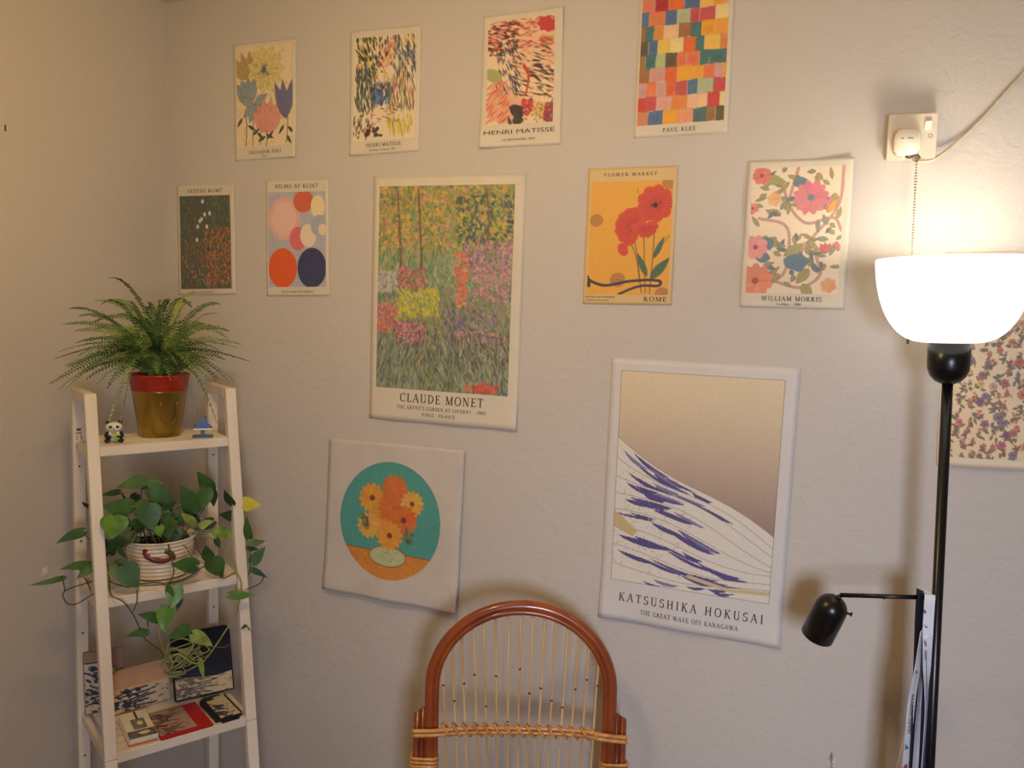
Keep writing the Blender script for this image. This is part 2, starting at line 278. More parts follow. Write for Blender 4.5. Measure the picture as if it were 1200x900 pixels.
def art_garden(c):      # a wild flower meadow in dabs, no known picture
    W, H = c.W, c.H; d = c.dabs
    d(1500, (0, 0, W, .33 * H), .7, .3, .7, [(206, 176, 70), (150, 152, 60), (214, 160, 90), (96, 126, 84), (190, 130, 110), (120, 138, 70)], .85, 1.5)
    d(300, (.6 * W, .05 * H, W, .28 * H), .7, .3, 1, [(54, 84, 84), (80, 110, 80), (180, 176, 70), (76, 74, 100)], .85, 1.5)
    d(900, (0, .3 * H, W, .55 * H), .9, .2, 1.5, [(90, 136, 98), (120, 158, 120), (70, 130, 120), (152, 160, 100), (170, 176, 150)], .85, .5)
    d(900, (0, .5 * H, W, .75 * H), .8, .22, 1.5, [(110, 140, 90), (130, 130, 110), (150, 120, 140), (90, 110, 96)], .85, .6)
    for x0 in (.14, .3, .8): c.curve([(x0 * W, .02 * H), (x0 * W + .8, .2 * H), (x0 * W + (1.5 if x0 < .5 else -.3), .42 * H)], .45, (116, 78, 74), .9, .7)
    d(170, (.0, .42 * H, .16 * W, .52 * H), .5, .3, 0, [(190, 190, 180), (150, 150, 150)], .9, 3); d(170, (.15 * W, .4 * H, .38 * W, .5 * H), .5, .25, 0, [(196, 96, 116), (214, 130, 140), (120, 110, 80)], .9, 3)
    d(280, (.15 * W, .5 * H, .48 * W, .64 * H), .6, .22, 1.3, [(212, 204, 60), (190, 190, 70), (160, 170, 60)], .9, .8); d(300, (.64 * W, .27 * H, .99 * W, .42 * H), .5, .25, 0, [(184, 120, 160), (206, 150, 170), (110, 100, 110), (160, 110, 150)], .9, 3)
    d(330, (.72 * W, .38 * H, .99 * W, .55 * H), .45, .24, 0, [(206, 144, 168), (190, 120, 150), (120, 130, 96)], .9, 3); d(130, (.6 * W, .32 * H, .68 * W, .58 * H), .55, .28, 0, [(214, 104, 90), (222, 130, 100)], .9, .6)
    d(220, (0, .58 * H, .16 * W, .72 * H), .5, .25, 0, [(206, 110, 130), (216, 150, 70), (180, 90, 130)], .9, 3); d(300, (.13 * W, .66 * H, .38 * W, .79 * H), .5, .24, 0, [(200, 84, 134), (222, 130, 150), (90, 110, 80)], .9, 3)
    d(200, (.5 * W, .6 * H, .9 * W, .78 * H), .5, .24, 1.5, [(110, 86, 150), (150, 120, 170), (76, 96, 84)], .9, 1); d(220, (.62 * W, .7 * H, .99 * W, .84 * H), .5, .22, 0, [(200, 120, 150), (206, 150, 160), (84, 100, 76)], .9, 3)
    d(900, (0, .76 * H, W, H), 1.3, .15, 1.75, [(90, 116, 112), (130, 150, 140), (66, 88, 92), (150, 164, 140), (96, 90, 100)], .9, .4); d(300, (.3 * W, .72 * H, W, H), 1.1, .14, 1.3, [(76, 96, 60), (170, 170, 140), (70, 60, 70), (120, 110, 70)], .9, .4)
    d(900, (0, 0, W, H), .5, .1, 1.3, [(222, 214, 160), (200, 206, 170), (214, 190, 180), (190, 206, 196)], .55, 1)
    d(60, (.7 * W, .95 * H, .92 * W, .99 * H), .7, .35, .2, [(200, 80, 66), (214, 110, 90)])
def art_poppies(c):     # poppies tied with a dark ribbon on orange
    W, H = c.W, c.H; Rd = (214, 66, 56); ink = (90, 26, 34); G = (62, 104, 88); S = (112, 84, 52)
    for x, y, rx in ((.08, .34, 1.6), (.38, .87, 1.8), (.96, .02, 1.7), (.93, .99, 1.6)):
        c.ell(x * W, y * H, rx, rx * .9, (188, 130, 66))
        for k in range(6): c.ell(x * W, y * H, rx * (1 - k * .16), rx * .9 * (1 - k * .16), (166, 104, 52) if k % 2 else (200, 144, 78))
    for P in ([(.52, .44), (.6, .62), (.68, .98)], [(.68, .48), (.7, .7), (.73, .99)], [(.8, .36), (.8, .65), (.78, .99)], [(.47, .57), (.53, .56), (.6, .68), (.66, .9)]): c.curve([(a * W, b * H) for a, b in P], .2, S)
    c.leaf(.81 * W, .68 * H, 5.2, 1.2, -1.15, G, (30, 60, 50)); c.leaf(.78 * W, .86 * H, 6.2, 2.0, -.85, G, (30, 60, 50)); c.leaf(.74 * W, .84 * H, 5.6, 1.3, -2.0, G, (30, 60, 50)); c.line([(.82 * W, .66 * H), (.98 * W, .48 * H)], .15, G)
    def pop(x, y, r, a0, a1, n):
        for k in range(n):
            a = a0 + (a1 - a0) * k / (n - 1); c.ell(x + math.cos(a) * r * .5, y + math.sin(a) * r * .5, r * .55, r * .42, Rd, a)
        for k in range(n * 3):
            a = a0 + (a1 - a0) * k / (n * 3 - 1); c.line([(x + math.cos(a) * r * .2, y + math.sin(a) * r * .2), (x + math.cos(a) * r * .9, y + math.sin(a) * r * .9)], .07, (150, 34, 40), .8)
    pop(.7 * W, .39 * H, 2.6, .1, 3.1, 6); pop(.55 * W, .4 * H, 4.1, 1.9, 5.3, 8); pop(.8 * W, .2 * H, 3.9, 0, 2 * PI, 10); c.ell(.8 * W, .215 * H, .55, .55, (52, 26, 46)); c.dabs(20, (.74 * W, .18 * H, .86 * W, .25 * H), .16, .08, 0, [(52, 26, 46)], 1, 3)
    c.ell(.43 * W, .6 * H, 1.1, 1.5, Rd, -.5); N = (52, 48, 72); c.curve([(-.02 * W, .855 * H), (.1 * W, .9 * H), (.25 * W, .92 * H), (.5 * W, .885 * H), (.75 * W, .87 * H), (.9 * W, .88 * H), (.88 * W, .92 * H), (.7 * W, .92 * H), (.55 * W, .95 * H), (.4 * W, 1.0 * H)], .62, N, 1, .5); c.line([(0, .85 * H), (.02 * W, .92 * H)], .9, N)
    c.line([(.58 * W, .07 * H), (.58 * W, .1 * H)], .08, ink); c.line([(.6 * W, .12 * H), (.6 * W, .15 * H)], .06, ink)
def art_foliage(c):     # scrolling leaves and blossoms of no known pattern
    W, H = c.W, c.H; ol = (120, 84, 70); G = (164, 158, 104); B = (96, 128, 148); P = (222, 128, 138); O = (230, 140, 104); St = (206, 150, 140)
    for Q in ([(.0, .05), (.3, .1), (.42, .3), (.62, .44), (.9, .4), (1, .5)], [(.1, .95), (.4, .85), (.45, .6), (.38, .45), (.1, .4)], [(.5, 0), (.45, .15), (.4, .3)], [(.98, 0), (.95, .3), (.7, .55), (.55, .7)], [(.3, .9), (.6, .95), (.8, .85), (.75, .7)], [(.95, .6), (.8, .65), (.7, .6)]): c.curve([(a * W, b * H) for a, b in Q], .5, ol); c.curve([(a * W, b * H) for a, b in Q], .4, St)
    r = random.Random(4)
    for k in range(110): c.leaf(r.uniform(.03, .95) * W, r.uniform(.03, .97) * H, r.uniform(1.2, 2.6), r.uniform(.6, 1.1), r.uniform(0, 6.3), r.choice((G, B, G, (140, 150, 130))), ol)
    for x, y, a, L in ((.12, .08, .2, 4.5), (.4, .7, -.6, 4.6), (.3, .55, 2.2, 3), (.62, .92, 1, 3.6), (.68, .8, 2.2, 3.8)): c.leaf(x * W, y * H, L, 2, a, G, ol)
    for x, y, a, L in ((.42, .72, .1, 5), (.4, .72, .6, 4), (.25, .72, 3.3, 3.4), (.46, .13, -.3, 2.6), (.2, .55, 1.3, 2.8), (.5, .8, -.4, 3)): c.leaf(x * W, y * H, L, 2.2, a, B, ol)
    c.bloom(.65 * W, .24 * H, 3.3, 12, P, (170, 60, 90), B); c.bloom(.08 * W, .63 * H, 2.4, 8, (230, 150, 150), (170, 70, 80)); c.bloom(.1 * W, .9 * H, 3.4, 10, O, (170, 80, 60)); c.bloom(.1 * W, .06 * H, 1.8, 7, (226, 120, 110), ol)
    c.bloom(.26 * W, .25 * H, 1.4, 6, (232, 180, 130), ol, (226, 180, 60)); c.bloom(.9 * W, .93 * H, 1.5, 6, (232, 160, 120), ol, (226, 180, 60)); c.bloom(.02 * W, .32 * H, 1.2, 5, P, ol)
    for a in (-.3, .1): c.leaf(.84 * W, .36 * H, 3.6, 1.2, -1.1 + a, (222, 170, 80) if a > 0 else P, ol)
    for a in (-.4, 0, .4): c.leaf(.84 * W, .68 * H, 2.2, 1.1, -1.6 + a, (220, 110, 110), ol)
    c.leaf(.98 * W, .66 * H, 2, 1, -1.8, P, ol)
def art_swell(c):       # stand-in: plain seascape, cream sky over slow indigo and white swells, no curling wave
    W, H = c.W, c.H; t = np.clip(c.Y / H / .68, 0, 1)[..., None]
    c.a[:] = np.array((226, 208, 172)) * (1 - t ** 1.5) + np.array((150, 122, 116)) * t ** 1.5
    I = (72, 62, 128); Wh = (226, 220, 208)
    def band(y0, amp, ph, col, tilt):
        P = [(x, (y0 + tilt * (x / W) + amp * math.sin(x / W * 5 + ph)) * H) for x in np.linspace(0, W, 30)]; c.poly(P + [(W, H), (0, H)], col); return P
    r = random.Random(8)
    for k, (y0, amp, ph, tilt) in enumerate(((.30, .03, .4, .42), (.38, .035, 1.0, .38), (.47, .03, 1.9, .30), (.56, .035, 2.6, .24), (.66, .03, 3.3, .17), (.76, .03, 4.0, .10), (.85, .025, 4.8, .07), (.93, .02, 5.6, .03))):
        P = band(y0, amp, ph, Wh, tilt); c.line(P, .09, (110, 96, 96), .8)
        for j in range(7):     # tapering indigo hollows under each crest, heavier towards the left
            i0 = int(r.uniform(0, 20) ** 1.0 * (.75 if k < 5 else 1)); n = r.randint(5, 11); seg = P[i0:i0 + n]
            if len(seg) < 4: continue
            d0 = r.uniform(.3, 2.3); th = r.uniform(.5, 1.3); m = len(seg) - 1
            c.poly([(x, y + d0) for x, y in seg] + [(x, y + d0 + th * math.sin(PI * q / m) ** .7) for q, (x, y) in reversed(list(enumerate(seg)))], r.choice((I, I, I, (120, 112, 168))))
    c.dabs(170, (0, .45 * H, .5 * W, .95 * H), .3, .06, .5, [(120, 110, 120), (150, 140, 150)], .7, 2)
    c.poly([(0, .66 * H), (.16 * W, .75 * H), (.13 * W, .78 * H), (0, .74 * H)], (200, 176, 124)); c.line([(.5 * W, .93 * H), (.75 * W, .965 * H), (W, .955 * H)], .8, (206, 184, 134))
    c.line([(0, 0), (W, 0), (W, H), (0, H), (0, 0)], .18, (110, 98, 92))
def art_posy(c):        # stand-in: teal disc, orange ground, plain round posy
    W, H = c.W, c.H; cx, cy = .494 * W, .49 * H; rx, ry = .455 * W, .445 * H
    inside = ((c.X - cx) / rx) ** 2 + ((c.Y - cy) / ry) ** 2 < 1
    base = c.a.copy(); c.a[:] = (66, 152, 144); c.dabs(700, (0, 0, W, .72 * H), .55, .09, 1.2, [(58, 140, 132), (86, 170, 160), (74, 158, 150)], .8, 1.6)
    c.poly([(0, .72 * H), (W, .74 * H), (W, H), (0, H)], (214, 130, 46)); c.line([(0, .72 * H), (W, .74 * H)], .22, (150, 70, 36)); c.dabs(200, (0, .74 * H, W, H), .7, .1, .4, [(200, 112, 38), (226, 150, 66)], .8, .6)
    c.ell(.49 * W, .76 * H, .17 * W, .085 * W, (150, 90, 44)); c.ell(.49 * W, .76 * H, .16 * W, .076 * W, (186, 196, 146)); c.dabs(50, (.38 * W, .72 * H, .6 * W, .8 * H), .5, .07, .1, [(140, 160, 110), (210, 216, 170)], .9, .5)
    r = random.Random(3)
    for k in range(16): a = r.uniform(0, 6.3); q = r.uniform(.3, 1); c.leaf(.48 * W, .48 * H, 7.5 * q, 1.6, a, (46, 84, 70))
    for k, (x, y, q) in enumerate(((.33, .33, 3.8), (.53, .25, 3.8), (.69, .34, 3.2), (.43, .46, 4.0), (.62, .47, 3.8), (.31, .54, 3.3), (.5, .6, 3.7), (.49, .39, 3.3))):
        c.bloom(x * W, y * H, q, 14, ((224, 150, 50), (214, 104, 44), (226, 166, 70))[k % 3], (150, 66, 30), ((120, 50, 40), (216, 120, 50))[k % 2])
    for y, x in ((.53, .27), (.6, .66)): c.dabs(26, (x * W - 1, y * H - 2, x * W + 1.2, y * H + 1), .9, .16, 1.2, [(46, 74, 66), (120, 120, 60)], 1, .8)
    c.a[~inside] = base[~inside]
def art_chart(c):       # rows of small botanical drawings on cream
    W, H = c.W, c.H; r = random.Random(11); ol = (96, 66, 54); pal = [(192, 92, 78), (208, 118, 84), (178, 98, 104), (152, 92, 104), (200, 108, 96), (126, 106, 128), (216, 176, 90), (186, 132, 130), (204, 150, 120)]
    for j in range(20):
        for i in range(20):
            x = (i + .5 + r.uniform(-.35, .35)) / 20 * W; y = (j + .5 + r.uniform(-.3, .3)) / 20 * H; q = r.uniform(.35, .9); cc = r.choice(pal if j < 13 else pal[:6] + [(120, 80, 110)])
            for k in range(r.randint(2, 4)): a = r.uniform(.6, 2.6); c.curve([(x, y), (x + math.cos(a) * q * .7 + .2, y + math.sin(a) * q * .8), (x + math.cos(a) * q * 1.3, y + math.sin(a) * q * 1.7)], .09, (122, 116, 76))
            for k in range(r.randint(2, 5)): c.leaf(x + r.uniform(-.5, .5), y + r.uniform(.2, 1.2), r.uniform(.6, 1.3), .4, r.uniform(0, 6.3), (126, 128, 86), ol)
            if r.random() < .5: c.bloom(x, y, q, r.choice((5, 6, 8)), cc, ol)
            else:
                for k in range(9): c.ell(x + r.uniform(-.5, .5) * q, y + r.uniform(-.9, .9) * q, .28 * q, .2 * q, [v + r.uniform(-20, 20) for v in cc], r.uniform(0, 3))
                c.dabs(6, (x - .5 * q, y - q, x + .5 * q, y + q), .25, .05, 1, [ol], .8, 2)
    for k in range(26): x = r.uniform(0, W - 2); y = r.uniform(0, H); c.line([(x, y), (x + 1.6, y)], .06, (150, 110, 80), .7)

# ---- lettering: serif capitals drawn as thick and thin strokes
TK, TN = .15, .075
def GL():
    L = lambda x0, y0, x1, y1, w: ('L', x0, y0, x1, y1, w); A = lambda *a: ('A',) + a; S = lambda x, y, h=.13: ('L', x - h, y, x + h, y, .06)
    st = lambda x: [L(x, 0, x, 1, TK), S(x, .03), S(x, .97)]
    g = {
     'A': (.9, [L(.1, 0, .44, 1, TN), L(.44, 1, .78, 0, TK), L(.22, .36, .66, .36, TN), S(.1, .03), S(.78, .03)]),
     'B': (.74, st(.2) + [A(.3, .76, .26, .22, -90, 90), A(.3, .27, .32, .25, -90, 90), L(.2, .52, .3, .52, TN), L(.2, .97, .3, .97, TN), L(.2, .03, .3, .03, TN)]),
     'C': (.86, [A(.48, .5, .36, .48, 45, 315), L(.74, .72, .76, .96, TN)]), 'D': (.9, st(.2) + [A(.3, .5, .46, .47, -90, 90), L(.2, .97, .3, .97, TN), L(.2, .03, .3, .03, TN)]),
     'E': (.74, st(.2) + [L(.2, .97, .62, .97, TN), L(.2, .52, .5, .52, TN), L(.2, .03, .64, .03, TN), L(.62, .97, .62, .8, TN), L(.65, .03, .65, .2, TN), L(.5, .42, .5, .62, TN)]),
     'F': (.7, st(.2) + [L(.2, .97, .6, .97, TN), L(.2, .52, .5, .52, TN), L(.6, .97, .6, .8, TN), L(.5, .42, .5, .62, TN)]),
     'G': (.9, [A(.48, .5, .36, .48, 45, 315), L(.74, .72, .76, .96, TN), L(.76, .05, .76, .4, TK), S(.74, .42)]), 'H': (.94, st(.2) + st(.74) + [L(.2, .52, .74, .52, TN)]),
     'I': (.42, st(.21)), 'J': (.5, [L(.3, .2, .3, 1, TK), S(.3, .97), A(.14, .18, .16, .18, 180, 360)]), 'K': (.84, st(.2) + [L(.26, .45, .68, 1, TN), L(.36, .56, .74, 0, TK), S(.68, .97), S(.74, .03)]),
     'L': (.7, st(.2) + [L(.2, .03, .62, .03, TN), L(.63, .03, .63, .24, TN)]), 'M': (1.08, [L(.18, 0, .18, 1, TN), L(.18, 1, .54, .05, TK), L(.54, .05, .88, 1, TN), L(.88, 0, .88, 1, TK), S(.18, .03), S(.88, .03), S(.14, .97, .1), S(.92, .97, .1)]),
     'N': (.94, [L(.18, 0, .18, 1, TN), L(.18, 1, .74, 0, TK), L(.74, 0, .74, 1, TN), S(.18, .03), S(.12, .97, .1), S(.74, .97)]), 'O': (.94, [A(.47, .5, .37, .48, 0, 360)]),
     'P': (.7, st(.2) + [A(.3, .72, .28, .25, -90, 90), L(.2, .97, .3, .97, TN), L(.2, .47, .3, .47, TN)]), 'R': (.84, st(.2) + [A(.3, .74, .26, .23, -90, 90), L(.2, .97, .3, .97, TN), L(.2, .5, .3, .5, TN), L(.36, .5, .72, 0, TK), S(.74, .03, .1)]),
     'S': (.66, [A(.33, .74, .22, .23, 30, 250), A(.33, .27, .24, .25, -150, 90), L(.54, .8, .55, .98, TN), L(.1, .02, .09, .24, TN)]), 'T': (.8, st(.4) + [L(.06, .97, .74, .97, TN), L(.06, .97, .06, .78, TN), L(.74, .97, .74, .78, TN)]),
     'U': (.92, [L(.2, .3, .2, 1, TK), A(.46, .3, .26, .28, 180, 360), L(.72, .3, .72, 1, TN), S(.2, .97), S(.72, .97)]), 'V': (.88, [L(.12, 1, .45, 0, TK), L(.45, 0, .76, 1, TN), S(.12, .97), S(.76, .97)]),
     'W': (1.24, [L(.1, 1, .36, 0, TK), L(.36, 0, .6, 1, TN), L(.6, 1, .86, 0, TK), L(.86, 0, 1.1, 1, TN), S(.1, .97), S(.6, .97), S(1.1, .97)]), 'Y': (.86, [L(.12, 1, .43, .5, TK), L(.43, .5, .74, 1, TN), L(.43, 0, .43, .5, TK), S(.43, .03), S(.12, .97), S(.74, .97)]),
     "'": (.25, [L(.12, .75, .12, 1, TK)]), ' ': (.42, []), '1': (.5, st(.25)), '9': (.62, [A(.3, .68, .22, .3, 0, 360), A(.1, .6, .42, .58, -80, 10)]), '0': (.66, [A(.33, .5, .25, .48, 0, 360)]), '.': (.3, [L(.12, 0, .12, .12, TK)]), '-': (.5, [L(.1, .4, .4, .4, TN)]), ',': (.3, [L(.12, -.1, .14, .1, TN)]),
     '8': (.62, [A(.31, .74, .2, .23, 0, 360), A(.31, .26, .25, .25, 0, 360)]), '4': (.66, [L(.46, 0, .46, 1, TK), L(.46, 1, .06, .3, TN), L(.06, .3, .62, .3, TN)]), '5': (.6, [L(.14, 1, .52, 1, TN), L(.14, 1, .12, .55, TN), A(.28, .33, .26, .31, -130, 120)]), '·': (.4, [L(.14, .45, .26, .45, TK)])}
    return g
GLY = GL()
def text_quads(txt, size, track=.12, bold=1.0):
    """quads in cm, centred on x, baseline y=0 upward"""
    Q = []; x = 0
    for ch in txt:
        adv, ops = GLY.get(ch, (.4, []))
        for o in ops:
            if o[0] == 'L':
                _, x0, y0, x1, y1, w = o; w *= bold; d = math.hypot(x1 - x0, y1 - y0) + 1e-9; nx, ny = -(y1 - y0) / d * w / 2, (x1 - x0) / d * w / 2
                Q.append([(x + x0 + nx, y0 + ny), (x + x0 - nx, y0 - ny), (x + x1 - nx, y1 - ny), (x + x1 + nx, y1 + ny)])
            else:
                _, cx, cy, rx, ry, a0, a1 = o; n = max(5, int(abs(a1 - a0) / 20))
                for k in range(n):
                    q = []
                    for j, sg in ((k, 1), (k, -1), (k + 1, -1), (k + 1, 1)):
                        a = math.radians(a0 + (a1 - a0) * j / n); w = (TN + (TK - TN) * abs(math.cos(a)) ** 1.5) * bold * sg / 2
                        q.append((x + cx + (rx + w) * math.cos(a), cy + (ry + w) * math.sin(a)))
                    Q.append(q)
        x += adv + track
    Q = np.array(Q); Q[..., 0] -= (x - track) / 2; return Q * size
def font_tris(txt, size, track=1.0):
    cu = bpy.data.curves.new('t', 'FONT'); cu.body = txt; cu.size = size / .7; cu.align_x = 'CENTER'; cu.space_character = track; cu.resolution_u = 3
    o = bpy.data.objects.new('t', cu); COL.objects.link(o); bpy.context.view_layer.update()
    me = bpy.data.meshes.new_from_object(o.evaluated_get(bpy.context.evaluated_depsgraph_get())); bpy.data.objects.remove(o)
    me.calc_loop_triangles(); V = np.array([v.co[:2] for v in me.vertices]); T = np.array([t.vertices[:] for t in me.loop_triangles]); bpy.data.meshes.remove(me)
    return V[T]
def ink_mat():
    m = bpy.data.materials.new('print_ink'); m.use_nodes = True; nt = m.node_tree; b = nt.nodes['Principled BSDF']; a = nt.nodes.new('ShaderNodeVertexColor'); a.layer_name = 'ink'
    nt.links.new(a.outputs[0], b.inputs['Base Color']); b.inputs['Roughness'].default_value = .5; b.inputs['Specular IOR Level'].default_value = .3
    n = nt.nodes.new('ShaderNodeTexNoise'); n.inputs['Scale'].default_value = 240; bp = nt.nodes.new('ShaderNodeBump'); bp.inputs['Strength'].default_value = .1; bp.inputs['Distance'].default_value = .001
    nt.links.new(n.outputs[0], bp.inputs['Height']); nt.links.new(bp.outputs[0], b.inputs['Normal']); return m
INK = ink_mat(); paper = mat('ivory_paper', (222, 211, 190), .55, var=.05, scale=14, bump=.12, bscale=120); tan = mat('tan_paper', (222, 190, 134), .55, var=.05, scale=14); cloth = mat('cotton_cloth', (212, 202, 190), .85, var=.06, scale=14, bump=.6, bscale=420)
def poster(label, cat, q, size, pr, art, ppc, bg, titles, m=paper, curls=(), base=.0012, group='art prints on the wall', ink=(58, 52, 54), lift_ink=.14):
    """q: four wall points TL TR BR BL as (x, z); size in cm; pr: print rect in u0 v0 u1 v1; curls: (u, v, lift, reach)"""
    W, H = size; o3 = Vector((q[0][0], 0, q[3][1]))
    o = thing('poster', label, cat, o3, 0, group); Q = np.array(q, float)
    def lift(u, v):
        y = base + .0009 * (np.sin(3 * u + 5 * v + W) ** 2)
        for cu, cv, a, r in curls: y = y + a * np.exp(-(((u - cu) * W) ** 2 + ((v - cv) * H) ** 2) / (r * r))
        return y
    def M(u, v, off):
        u = np.asarray(u, float); v = np.asarray(v, float)
        p = ((1 - u) * (1 - v))[..., None] * Q[0] + (u * (1 - v))[..., None] * Q[1] + (u * v)[..., None] * Q[2] + ((1 - u) * v)[..., None] * Q[3]
        return np.stack([p[..., 0] - o3.x, -lift(u, v) - off, p[..., 1] - o3.z], -1)
    nu, nv = 30, 44; U, Vv = np.meshgrid(np.linspace(0, 1, nu), np.linspace(0, 1, nv)); fr = M(U, Vv, 0).reshape(-1, 3); bk = M(U, Vv, -.0006).reshape(-1, 3)
    ix = np.arange(nu * nv).reshape(nv, nu); f = np.stack([ix[:-1, :-1], ix[1:, :-1], ix[1:, 1:], ix[:-1, 1:]], -1).reshape(-1, 4)
    n = nu * nv; rim = np.concatenate([ix[0, :], ix[1:, -1], ix[-1, -2::-1], ix[-2:0:-1, 0]]); rn = np.roll(rim, -1); sd = np.stack([rim, rn, rn + n, rim + n], -1)
    obj('sheet', npmesh('sheet', np.concatenate([fr, bk]), np.concatenate([f, f[:, ::-1] + n, sd])), m, o)
    u0, v0, u1, v1 = pr; c = Cv((u1 - u0) * W, (v1 - v0) * H, ppc, bg); art(c)
    if lift_ink: c.a = c.a * (1 - lift_ink) + np.array((226, 208, 180)) * lift_ink
    c.a = np.clip(c.a + np.random.RandomState(3).normal(0, 3.5, c.a.shape[:2])[..., None], 0, 255)
    U, Vv = np.meshgrid(np.linspace(u0, u1, c.w), np.linspace(v0, v1, c.h)); V = M(U, Vv, .0004).reshape(-1, 3); ix = np.arange(c.w * c.h).reshape(c.h, c.w); f = np.stack([ix[:-1, :-1], ix[1:, :-1], ix[1:, 1:], ix[:-1, 1:]], -1).reshape(-1, 4)
    if m is cloth:
        keep = np.any(np.abs(c.a - np.array(bg, float)) > 18, -1).ravel()[f].any(1); f = f[keep]
    obj('printed_picture', npmesh('printed_picture', V, f, lin(c.a).reshape(-1, 3)), INK, o, True)
    im = mat('ink_%d_%d' % (ink[0], ink[2]), ink, .6)
    for t in titles:
        kind, txt, cu, cv, sz, wd = t[:6]
        G = text_quads(txt, sz, t[6] if len(t) > 6 else .12, t[7] if len(t) > 7 else 1) if kind == 's' else font_tris(txt, sz)
        if wd: k = wd / (G[..., 0].max() - G[..., 0].min()); G[..., 0] *= k
        u = cu + G[..., 0] / W; v = cv - (G[..., 1] - sz / 2) / H; P = M(u, v, .0007).reshape(-1, 3); k = G.shape[1]
        obj('lettering', npmesh('lettering', P, np.arange(len(P)).reshape(-1, k)), im, o)
    return o
S_ = (20, 30)
def rect(x0, x1, z0, z1): return [(x0, z1), (x1, z1), (x1, z0), (x0, z0)]
poster('small print of blue, yellow and pink flowers, leftmost of the top row', 'print', [(-1.545, 2.246), (-1.349, 2.248), (-1.346, 1.952), (-1.539, 1.948)], S_, (.045, .035, .95, .89), art_blooms, 7, (236, 214, 172), [('s', 'SALVADOR DALI', .5, .935, .85, 10.5), ('f', 'Fleurs', .5, .97, .42, 1.6)], curls=[(1, 1, .004, 4)])
poster('small print of loose green, blue and yellow brush dashes, second in the top row', 'print', [(-1.187, 2.249), (-.991, 2.247), (-.991, 1.954), (-1.185, 1.949)], S_, (.055, .06, .945, .89), art_dashes, 7, (234, 220, 190), [('s', 'HENRI MATISSE', .5, .925, .85, 10), ('f', 'Landscape in Collioure, 1905', .48, .965, .4, 7.6)], curls=[(0, 1, .003, 4)])
poster('small print of red and black brush strokes with a wide sans-serif title', 'print', [(-.829, 2.25), (-.635, 2.255), (-.631, 1.956), (-.831, 1.954)], S_, (.07, .05, .9, .83), art_strokes, 7, (238, 214, 178), [('f', 'HENRI MATISSE', .49, .885, .95, 17.3), ('f', 'LA JAPONAISE, 1905', .49, .945, .5, 8)], curls=[(0, 1, .008, 4), (1, 0, .003, 5)])
poster('small print of watercolour squares in red, orange and teal, cut by the top edge', 'print', [(-.463, 2.26), (-.266, 2.262), (-.264, 1.966), (-.464, 1.962)], S_, (.03, .03, .95, .915), art_patches, 7, (234, 210, 180), [('s', 'PAUL KLEE', .49, .957, .85, 7)])
poster('small print of a dark green meadow with orange flecks, beside the corner', 'print', [(-1.738, 1.888), (-1.545, 1.888), (-1.537, 1.597), (-1.734, 1.59)], S_, (.045, .095, .935, .945), art_flecks, 7, (72, 82, 72), [('s', 'GUSTAV KLIMT', .5, .05, .95, 12.2), ('f', 'Cottage Garden', .5, .972, .4, 4.6)])
poster('small print with an orange disc and a navy disc under pink shapes', 'print', [(-1.44, 1.894), (-1.247, 1.894), (-1.241, 1.601), (-1.436, 1.595)], S_, (.04, .1, .955, .92), art_discs, 7, (178, 180, 194), [('s', 'HILMA AF KLINT', .5, .05, .95, 13.6), ('f', 'The Ten Largest, No 2, Childhood', .5, .96, .5, 10)])
poster('large print of a blooming garden in green, yellow and purple dabs', 'print', [(-1.115, 1.897), (-.711, 1.894), (-.714, 1.298), (-1.117, 1.296)], (40, 60), (.045, .04, .935, .865), art_garden, 6.5, (140, 150, 100), [('s', 'CLAUDE MONET', .5, .9, 2.1, 22.5), ('s', "THE ARTIST'S GARDEN AT GIVERNY · 1900", .5, .94, .85, 24), ('s', 'PARIS · FRANCE', .49, .966, .8, 9)], curls=[(1, 1, .005, 7), (.6, 1, .005, 7), (.2, 1, .003, 5)])
poster('small print of red poppies tied with a dark ribbon on orange', 'print', [(-.563, 1.9), (-.364, 1.901), (-.364, 1.604), (-.565, 1.601)], S_, (.045, .1, .955, .925), art_poppies, 8, (236, 168, 62), [('s', 'FLOWER MARKET', .48, .05, .7, 11.8, .3), ('s', 'ROME', .82, .957, 1.0, 5), ('f', "GALERIE D'ART MODERNE", .2, .945, .36, 6.8), ('f', 'Exhibition Permanente', .17, .968, .32, 5)], m=tan)
poster('small print of scrolling leaves with pink and blue blossoms, right of the poppies', 'print', [(-.218, 1.905), (-.016, 1.906), (-.016, 1.606), (-.22, 1.605)], S_, (.05, .05, .93, .9), art_foliage, 8, (236, 218, 190), [('s', 'WILLIAM MORRIS', .5, .935, .95, 11.6), ('f', 'Lodden · 1884', .48, .972, .5, 4.6)], curls=[(1, 0, .007, 5), (0, .3, .004, 5), (0, .8, .004, 5)])
poster('large print of a seascape with indigo and white swells under a cream sky', 'print', [(-.492, 1.484), (-.09, 1.484), (-.096, .883), (-.496, .885)], (40, 60), (.06, .045, .93, .845), art_swell, 6.5, (226, 208, 172), [('s', 'KATSUSHIKA HOKUSAI', .51, .905, 1.95, 31.5, .3), ('s', 'THE GREAT WAVE OFF KANAGAWA', .51, .953, 1.05, 21.5, .12)], curls=[(0, 1, .006, 6), (.5, 1, .007, 9), (1, 1, .004, 5)], m=mat('white_paper', (218, 212, 205), .5, var=.04, scale=14))
poster('square white cloth print with orange flowers in a teal disc, above the chair', 'cloth', [(-1.234, 1.235), (-.845, 1.241), (-.854, .831), (-1.248, .833)], (39, 40), (.08, .08, .9, .92), art_posy, 7, (212, 202, 190), [], m=cloth, curls=[(1, 1, .014, 9), (.5, 1, .012, 8), (.1, 1.0, .01, 6), (1, .5, .009, 8), (1, .1, .003, 5)], base=.004, group=None)
